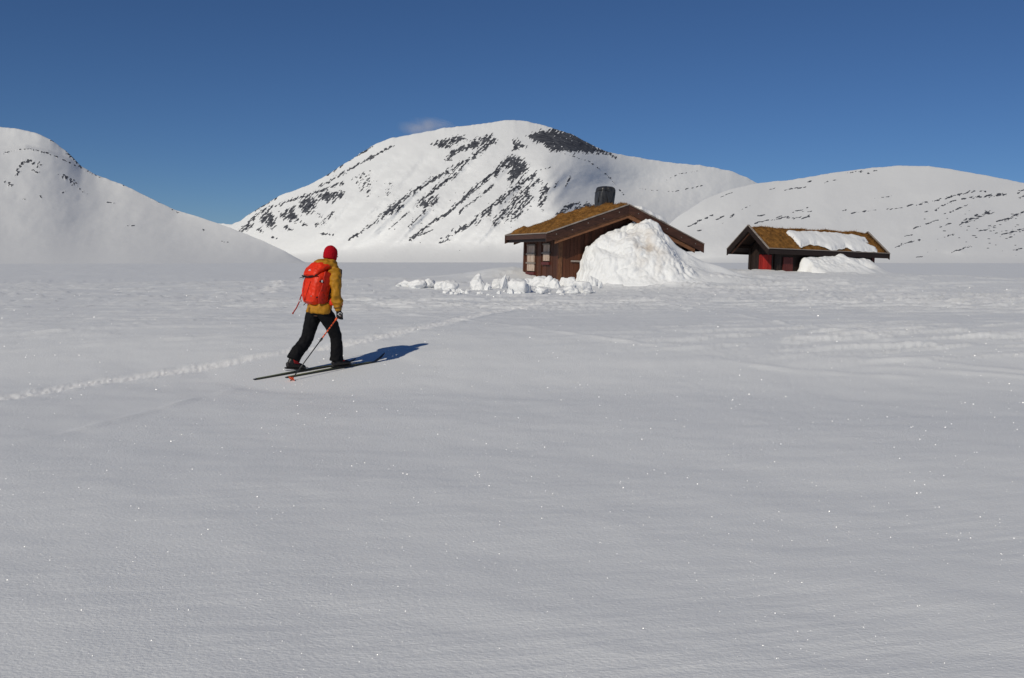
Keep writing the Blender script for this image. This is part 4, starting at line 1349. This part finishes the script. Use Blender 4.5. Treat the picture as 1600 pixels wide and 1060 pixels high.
# white ring print on the back of the right glove
rg_ = MB()
cen = Vector(R_wr) + hand_ax.normalized() * 0.055 + Vector((-0.012, -0.036, 0))
ax1 = Vector((0.9, -0.25, 0)).normalized(); ax2 = Vector((0.05, 0.05, 1)).normalized()
pts = [cen + ax1 * 0.020 * math.cos(2 * math.pi * k / 20) + ax2 * 0.022 * math.sin(2 * math.pi * k / 20) for k in range(17)]
rg_.tube(pts, [0.0042] * 17, 6)
rg_.box(cen.x - 0.045, cen.x - 0.03, cen.y + 0.004, cen.y + 0.012, cen.z - 0.004, cen.z + 0.004)
rg_.build('ring_print', M_print, gR, smooth=True)


# boots
def boot(f0, l0, shaft, pitch):
    """sole from heel f0 to toe, heel lifted"""
    bo = MB()
    L = 0.30
    z0 = gl(f0, l0) + 0.030

    def q(u, z):
        # rotate about the toe
        ct, st = math.cos(pitch), math.sin(pitch)
        x = (u - L) * ct + z * st
        zz = -(u - L) * st + z * ct
        return (f0 + L + x, l0, z0 + zz + SF * (x + L))
    bo.tube([q(0.0, 0.045), q(0.03, 0.05), q(0.10, 0.055), q(0.18, 0.050), q(0.25, 0.042), q(0.295, 0.033), q(0.315, 0.026)],
            [(0.034, 0.042), (0.042, 0.05), (0.043, 0.055), (0.047, 0.048), (0.049, 0.038), (0.040, 0.028), (0.018, 0.014)], 14, SIDE)
    bo.tube([q(0.07, 0.05), q(0.07, 0.10), q(0.068 + shaft * 0.02, 0.125)], [(0.046, 0.056), (0.050, 0.060), (0.05, 0.06)], 14, SIDE)
    o = bo.remesh('boot', M_boot, person, 0.008, 2)
    so = MB()
    for z_, m_ in ((-0.006, 0),):
        pa = [q(u, z_) for u in (-0.01, 0.10, 0.2, 0.28, 0.325)]
        wd = (0.032, 0.040, 0.044, 0.044, 0.022)
        bot = [(p[0], p[1] - w_, p[2]) for p, w_ in zip(pa, wd)] + [(p[0], p[1] + w_, p[2]) for p, w_ in zip(pa[::-1], wd[::-1])]
        so.prism(bot, [(x_, y_, z__ + 0.022) for x_, y_, z__ in bot])
    so.build('sole', M_strap, o, bevel=0.004)
    cu = MB()
    cu.tube([q(0.085, 0.085), q(0.075 + shaft * 0.03, 0.12), q(0.07 + shaft * 0.095, 0.185), q(0.07 + shaft * 0.14, 0.225)], [(0.05, 0.062), (0.055, 0.066), (0.058, 0.068), (0.056, 0.066)], 16, SIDE)
    cu.tube([q(0.09, 0.10), q(0.15, 0.088), q(0.20, 0.072)], [(0.045, 0.04), (0.047, 0.026), (0.040, 0.018)], 12, SIDE)
    cu.remesh('boot_cuff', M_cuff, o, 0.008, 2)
    return o


boot(0.165, -0.10, 0, R(2))
boot(-0.485, 0.10, 0.75, R(11))


# skis, resting on the snow, tip turned up
def ski(f_tail, l0, label, length=1.70, curl=0.11):
    root = empty('ski', SROOT, PSI, label=label, cat='ski', group='pair of cross-country skis')
    N_ = 40
    top_, bot_ = [], []
    cross = []
    for k in range(N_ + 1):
        u = k / N_ * length
        f = f_tail + u
        w = 0.034 - 0.004 * math.sin(math.pi * u / length)
        if u > length - 0.16: w *= max(0.12, math.sqrt(max(0, 1 - ((u - length + 0.16) / 0.165) ** 2)))
        if u < 0.05: w *= 0.75 + 5 * u
        up = 0.0
        if u > length - 0.24: up = curl * ((u - length + 0.24) / 0.24) ** 2
        th = 0.012 + 0.012 * math.sin(math.pi * min(1, u / length)) ** 2
        z = gl(f, l0) + 0.003 + up
        cross.append((f, w, z, th))
    m = MB()
    vs_ = []
    for f, w, z, th in cross:
        vs_ += [(f, l0 - w, z), (f, l0 + w, z), (f, l0 + w, z + th), (f, l0 - w, z + th)]
    fs_ = []
    for k in range(N_):
        for a in range(4):
            a2 = (a + 1) % 4
            fs_.append((4 * k + a, 4 * k + a2, 4 * k + 4 + a2, 4 * k + 4 + a))
    fs_ += [(0, 1, 2, 3), tuple(4 * N_ + a for a in range(4))]
    m.add(vs_, fs_)
    m.build('ski_body', M_ski, root, bevel=0.003)
    for s in (-1, 1):                       # one stripe along each edge of the top
        vs_, fs_ = [], []
        K = range(1, N_ - 5)
        for k in K:
            f, w, z, th = cross[k]
            for wf, dz in ((.92, .001), (.40, .001), (.40, .003), (.92, .003)):
                vs_.append((f, l0 + s * w * wf, z + th + dz))
        for i in range(len(K) - 1):
            for a in range(4):
                fs_.append((4 * i + a, 4 * i + (a + 1) % 4, 4 * i + 4 + (a + 1) % 4, 4 * i + 4 + a))
        MB().add(vs_, fs_).build('stripe', M_skie, root)
    return root


def binding(root, f_toe, l0):
    bd = MB()
    z = gl(f_toe, l0) + 0.024
    bd.box(f_toe - 0.30, f_toe + 0.03, l0 - 0.022, l0 + 0.022, z, z + 0.008)
    bd.prism([(f_toe - 0.03, l0 - 0.036, z + 0.009), (f_toe + 0.03, l0 - 0.03, z + 0.009), (f_toe + 0.03, l0 + 0.03, z + 0.009), (f_toe - 0.03, l0 + 0.036, z + 0.009)],
             [(f_toe - 0.03, l0 - 0.034, z + 0.03), (f_toe + 0.025, l0 - 0.02, z + 0.026), (f_toe + 0.025, l0 + 0.02, z + 0.026), (f_toe - 0.03, l0 + 0.034, z + 0.03)])
    bd.tube([(f_toe + 0.02, l0, z + 0.03), (f_toe + 0.045, l0, z + 0.034), (f_toe + 0.07, l0, z + 0.02)], [0.006, 0.007, 0.004], 8, SIDE)
    bd.build('binding', M_steel, root, bevel=0.002)


sk_r = ski(-0.60, -0.10, 'black ski under the front boot, its curved tip pointing at the shadow')
binding(sk_r, 0.47, -0.10)
sk_l = ski(-0.99, 0.10, 'black ski with olive edge under the lifted rear boot, its tail reaching furthest back', curl=0.05)
binding(sk_l, -0.18, 0.10)

# pole in the right hand
tipf, tipl = -0.66, -0.30
tip = Vector((tipf, tipl, gl(tipf, tipl) - 0.02))
grip = Vector(R_ha) + Vector((0.012, 0.03, 0.03))
dirp = (grip - tip).normalized(); plen = (grip - tip).length
pole = empty('ski_pole', SROOT, PSI, label='black ski pole with orange upper shaft and orange basket held in the gloved right hand', cat='ski pole')
m = MB(); m.tube([tip + dirp * 0.02, tip + dirp * plen * 0.64], [0.0075, 0.008], 10); m.build('lower_shaft', M_pole, pole, smooth=True)
m = MB(); m.tube([tip + dirp * plen * 0.638, tip + dirp * (plen - 0.10)], [0.0095, 0.0095], 10); m.build('upper_shaft', M_orange, pole, smooth=True)
m = MB(); m.tube([tip + dirp * plen * 0.60, tip + dirp * plen * 0.605, tip + dirp * plen * 0.645, tip + dirp * plen * 0.65], [0.011, 0.014, 0.014, 0.011], 10)
m.ball(tip + dirp * plen * 0.625 + Vector((0, -0.016, 0)), 0.012, 8, 6); m.build('clamp', M_pole, pole, smooth=True)
m = MB(); m.tube([tip + dirp * (plen - 0.11), tip + dirp * (plen - 0.09), tip + dirp * (plen - 0.02), tip + dirp * (plen + 0.035), tip + dirp * (plen + 0.045)], [0.012, 0.015, 0.014, 0.018, 0.010], 12)
m.build('grip', M_orange, pole, smooth=True)
m = MB()
for k in range(5):
    f0 = 0.69 + 0.04 * k
    m.tube([tip + dirp * plen * f0, tip + dirp * (plen * f0 + 0.012)], [0.0101, 0.0101], 10)
m.build('shaft_marking', M_pole, pole, smooth=True)
# basket: ring with spokes and lobes
m = MB()
bc = tip + dirp * 0.065
e1 = dirp.orthogonal().normalized(); e2 = dirp.cross(e1)
NB = 40
vs_, fs_ = [], []
for k in range(NB):
    a = 2 * math.pi * k / NB
    ro = 0.052 + 0.009 * math.cos(6 * a); ri = 0.026 + 0.006 * math.cos(6 * a + 1)
    c_ = e1 * math.cos(a) + e2 * math.sin(a)
    for r_, h_ in ((ri, 0.004), (ro, -0.006), (ro, -0.001), (ri, 0.010)):
        vs_.append(bc + c_ * r_ + dirp * h_)
for k in range(NB):
    k2 = (k + 1) % NB
    for a in range(4):
        a2 = (a + 1) % 4
        fs_.append((4 * k + a, 4 * k2 + a, 4 * k2 + a2, 4 * k + a2))
m.add(vs_, fs_)
for k in range(6):
    a = 2 * math.pi * k / 6
    c_ = e1 * math.cos(a) + e2 * math.sin(a)
    m.tube([bc + dirp * 0.012, bc + c_ * 0.034 + dirp * 0.004], [0.008, 0.006], 6)
m.tube([bc - dirp * 0.01, bc + dirp * 0.03], [0.013, 0.011], 10)
m.build('basket', M_orange, pole, smooth=True)
m = MB(); m.tube([tip, tip + dirp * 0.03], [0.002, 0.006], 8); m.build('tip', M_steel, pole, smooth=True)
m = MB(); m.tube([grip + dirp * 0.03, grip + Vector((-0.02, -0.03, 0.0)) + dirp * 0.05, grip + Vector((-0.03, -0.06, -0.01)), grip + Vector((-0.01, -0.035, -0.05))], [(0.008, 0.002)] * 4, 8)
m.build('wrist_strap', M_strap, pole, smooth=True)

# backpack, its own thing, leaning with the back
pack = empty('backpack', SROOT, PSI, label='orange-red hiking backpack with black straps worn by the skier', cat='backpack')
LEAN = 0.20


def bp(x, y, z):
    """pack frame: x back from the wearer's spine (positive away), y left, z from the pack's foot"""
    return Vector((0.035 - x + LEAN * z, y, 0.965 + z))


def pack_ring(z, hw_, dep, n=28, p=3.4, x0=0.0):
    out = []
    for k in range(n):
        a = 2 * math.pi * k / n
        c_, s_ = math.cos(a), math.sin(a)
        r_ = 1 / (abs(c_) ** p + abs(s_) ** p) ** (1 / p)
        out.append(bp(x0 + dep / 2 + c_ * r_ * dep / 2, s_ * r_ * hw_, z))
    return out


def pack_loft(rows_):
    m = MB(); n = 28
    vs_ = [v for r in rows_ for v in pack_ring(*r)]
    fs_ = [(i * n + k, i * n + (k + 1) % n, (i + 1) * n + (k + 1) % n, (i + 1) * n + k) for i in range(len(rows_) - 1) for k in range(n)]
    fs_ += [tuple(range(n))[::-1], tuple((len(rows_) - 1) * n + k for k in range(n))]
    return m.add(vs_, fs_)


bodyp = pack_loft([(0.0, 0.07, 0.12), (0.012, 0.12, 0.20), (0.05, 0.160, 0.265), (0.14, 0.185, 0.295), (0.28, 0.195, 0.305), (0.40, 0.19, 0.29), (0.47, 0.175, 0.255), (0.50, 0.13, 0.19)])
bodyp.remesh('pack_body', M_pack, pack, 0.010, 2, wr_n(13, 0.012, (1, 1, .5), 5))
lid = MB()
lid.tube([bp(-0.015, 0, 0.535), bp(0.020, 0, 0.56), bp(0.105, 0, 0.565), bp(0.199, 0, 0.535), bp(0.269, 0, 0.48), bp(0.307, 0, 0.425)],
         [(0.11, 0.03), (0.15, 0.06), (0.172, 0.078), (0.182, 0.080), (0.172, 0.060), (0.145, 0.024)], 20, SIDE)
lid_o = lid.remesh('lid', M_pack, pack, 0.010, 3, wr_n(14, 0.010, (1, 1, 1), 9))
# emblem printed on the lid: small pale peak with a notch
em = MB()
ec = bp(0.305, -0.03, 0.50)
ex_ = Vector((0, -1, 0)); ez_ = Vector((0.62, 0, 0.78)).normalized(); en = Vector((-0.78, 0, 0.62))
for tri in (((-0.026, -0.016), (-0.004, -0.016), (-0.008, 0.006)), ((0.026, -0.016), (0.004, -0.016), (0.000, -0.002), (0.008, 0.006), (0.004, 0.022), (-0.006, 0.012), (0.012, -0.01))):
    em.prism([ec + 1.25 * (ex_ * a + ez_ * c) - en * 0.03 for a, c in tri], [ec + 1.25 * (ex_ * a + ez_ * c) + en * 0.016 for a, c in tri])
em.build('emblem', M_print, lid_o)
# dark skirt between lid and body
sk = MB()
sk.tube([bp(0.314, 0.168, 0.415), bp(0.318, 0.08, 0.405), bp(0.323, 0, 0.40), bp(0.318, -0.08, 0.41), bp(0.281, -0.179, 0.435)], [(0.006, 0.010), (0.006, 0.011), (0.006, 0.011), (0.006, 0.012), (0.006, 0.012)], 8, (1, 0, 0))
sk.build('lid_edge', M_strap, pack, smooth=True)
# side pockets
for s in (-1, 1):
    pk = MB()
    pk.tube([bp(0.117, 0.179 * s, 0.02), bp(0.129, 0.197 * s, 0.10), bp(0.129, 0.199 * s, 0.17), bp(0.117, 0.190 * s, 0.22)], [(0.06, 0.02), (0.085, 0.028), (0.082, 0.026), (0.06, 0.012)], 12, (1, 0, 0))
    pk.remesh('side_pocket', M_packd, pack, 0.010, 2, wr_n(16, 0.008, (1, 1, 1), 2))
# front seams in a V, as on the photographed pack
sm = MB()
for pts in ([bp(0.311, 0.085, 0.36), bp(0.314, 0.06, 0.22), bp(0.285, 0.03, 0.06)], [bp(0.311, -0.085, 0.34), bp(0.314, -0.05, 0.2), bp(0.285, 0.02, 0.06)]):
    sm.tube(pts, [0.004] * 3, 6)
sm.build('seam', M_packd, pack, smooth=True)
pk = MB()  # darker red strip painting the shade on the pack's right side
pk.tube([bp(0.11, -0.198, 0.05), bp(0.12, -0.207, 0.20), bp(0.11, -0.205, 0.36), bp(0.10, -0.19, 0.47)], [(0.075, 0.008)] * 4, 12, (1, 0, 0))
pk.remesh('side_panel_shade', M_packd, pack, 0.008, 2, wr_n(12, 0.010, (1, 1, .5), 12))
pk = MB()
pk.tube([bp(0.035, -0.19, 0.03), bp(0.035, -0.205, 0.2), bp(0.03, -0.20, 0.40), bp(0.02, -0.18, 0.50)], [(0.022, 0.008)] * 4, 8, (1, 0, 0))
pk.build('back_panel', M_strap, pack, smooth=True)
# straps
st = MB()
st.tube([bp(0.020, -0.199, 0.40), bp(0.117, -0.206, 0.37), bp(0.234, -0.197, 0.34)], [(0.010, 0.003)] * 3, 8, (0, 0, 1))
st.build('compression_strap', M_strap, pack)
st = MB(); st.tube([bp(0.030, -0.206, 0.16), bp(0.129, -0.224, 0.14), bp(0.234, -0.190, 0.11)], [(0.010, 0.003)] * 3, 8, (0, 0, 1)); st.build('compression_strap', M_strap, pack)
st = MB(); st.tube([bp(0.020, 0.199, 0.38), bp(0.140, 0.206, 0.39), bp(0.257, 0.190, 0.40), bp(0.307, 0.157, 0.40), bp(0.322, 0.10, 0.39)], [(0.009, 0.004)] * 5, 8, (0, 0, 1)); st.build('compression_strap', M_strap, pack)
for s in (-1, 1):
    st = MB()
    st.tube([bp(0.020, 0.085 * s, 0.50), bp(-0.060, 0.11 * s, 0.54), bp(-0.130, 0.135 * s, 0.51), bp(-0.150, 0.13 * s, 0.42), bp(-0.150, 0.135 * s, 0.28), bp(-0.090, 0.18 * s, 0.16), bp(-0.010, 0.20 * s, 0.08)],
            [(0.032, 0.010), (0.034, 0.012), (0.034, 0.012), (0.030, 0.010), (0.018, 0.006), (0.012, 0.004), (0.012, 0.004)], 10, (0, 1, 0.0001))
    st.build('shoulder_strap', M_strap, pack, smooth=True)
    hb = MB()
    hb.tube([bp(0.050, 0.13 * s, 0.035), bp(-0.030, 0.224 * s, 0.05), bp(-0.120, 0.252 * s, 0.04), bp(-0.210, 0.213 * s, 0.02), bp(-0.240, 0.12 * s, 0.01)], [(0.045, 0.018), (0.055, 0.020), (0.045, 0.018), (0.030, 0.012), (0.016, 0.006)], 12, (0, 0, 1))
    hb.build('hip_belt', M_pack, pack, smooth=True)
bk = MB(); bk.box(*[v for p in zip(bp(0.314, 0.115, 0.02 + 0.02), bp(0.290, 0.09, 0.065)) for v in (min(p), max(p))])
bk.build('buckle', M_buckle, pack, bevel=0.003)
bk = MB()
c_ = bp(0.199, -0.213, 0.345); bk.ball(c_, (0.014, 0.010, 0.02), 8, 6)
bk.build('buckle', M_buckle, pack, smooth=True)
bk = MB(); c_ = bp(0.275, -0.12, 0.13); bk.ball(c_, (0.014, 0.014, 0.012), 8, 6); bk.build('buckle', M_steel, pack, smooth=True)
bk = MB(); c_ = bp(0.314, 0.13, 0.385); bk.ball(c_, (0.012, 0.022, 0.012), 8, 6); bk.build('buckle', M_steel, pack, smooth=True)
# black looped handle of a stowed tool at the upper left, its white highlight painted as a pale bead
hd_ = MB(); hd_.ball(bp(0.222, 0.185, 0.485), (0.036, 0.030, 0.032), 12, 8); hd_.tube([bp(0.222, 0.185, 0.46), bp(0.234, 0.193, 0.38)], [0.018, 0.010], 8)
hd_.build('tool_handle', M_boot, pack, smooth=True)
hd_ = MB(); hd_.ball(bp(0.253, 0.190, 0.500), (0.012, 0.013, 0.009), 8, 6); hd_.build('handle_highlight', M_buckle, pack, smooth=True)
# strap hanging loose on the left
st = MB()
st.tube([bp(0.222, 0.204, 0.19), bp(0.240, 0.213, 0.12), bp(0.252, 0.218, 0.02), bp(0.275, 0.224, -0.06), bp(0.307, 0.230, -0.125)], [(0.010, 0.004)] * 5, 8, (1, 0, 0))
st.build('loose_strap', M_packd, pack, smooth=True)
st = MB(); st.ball(bp(0.311, 0.231, -0.135), (0.014, 0.008, 0.016), 8, 6); st.build('strap_end', M_packd, pack, smooth=True)
st = MB(); st.ball(bp(0.222, 0.205, 0.20), (0.012, 0.010, 0.022), 8, 6); st.build('buckle', M_strap, pack, smooth=True)
st = MB(); st.tube([bp(0.318, 0.125, 0.395), bp(0.322, 0.17, 0.388), bp(0.326, 0.205, 0.378)], [(0.005, 0.002)] * 3, 6, (0, 0, 1)); st.build('loose_strap', M_strap, pack)
st = MB(); st.tube([bp(0.140, 0.190, 0.03), bp(0.146, 0.224, 0.0), bp(0.152, 0.241, -0.02)], [(0.006, 0.003)] * 3, 6, (0, 0, 1)); st.build('loose_strap', M_strap, pack)

# ------------------------------------------------------------------ glinting ice crystals on the crust
nC = 3600
yy = rng.uniform(445, 1075, nC); xx = rng.uniform(-60, 1660, nC)
Vc, Fc = [], []
hv = None
for k in range(nC):
    d = rays(xx[k], yy[k])
    gx = ground_pt(xx[k], yy[k])
    r_ = math.hypot(*gx)
    if r_ > 45 or r_ < 2: continue
    gzv = float(ground_z(gx[0], gx[1]))
    s = 0.00021 * r_ * (0.6 + rng.random() ** 4 * 1.5)
    p = np.array([gx[0], gx[1], gzv + s * 0.6])
    v = EYE - p; v /= np.linalg.norm(v)
    nrm_ = v + to_sun + rng.normal(0, 0.16, 3)
    nrm_ = Vector(nrm_).normalized()
    a = nrm_.orthogonal().normalized(); b_ = nrm_.cross(a)
    n0 = len(Vc)
    for q in (a, b_, -a, -b_):
        Vc.append(p + np.array(q) * s * 1.4)
    Fc.append((n0, n0 + 1, n0 + 2, n0 + 3))
cr_ = np_mesh('ice_crystals', np.array(Vc), np.array(Fc), M_crystal, smooth=False)
tag(cr_, 'tiny glinting ice crystals scattered over the snow crust', kind='stuff')
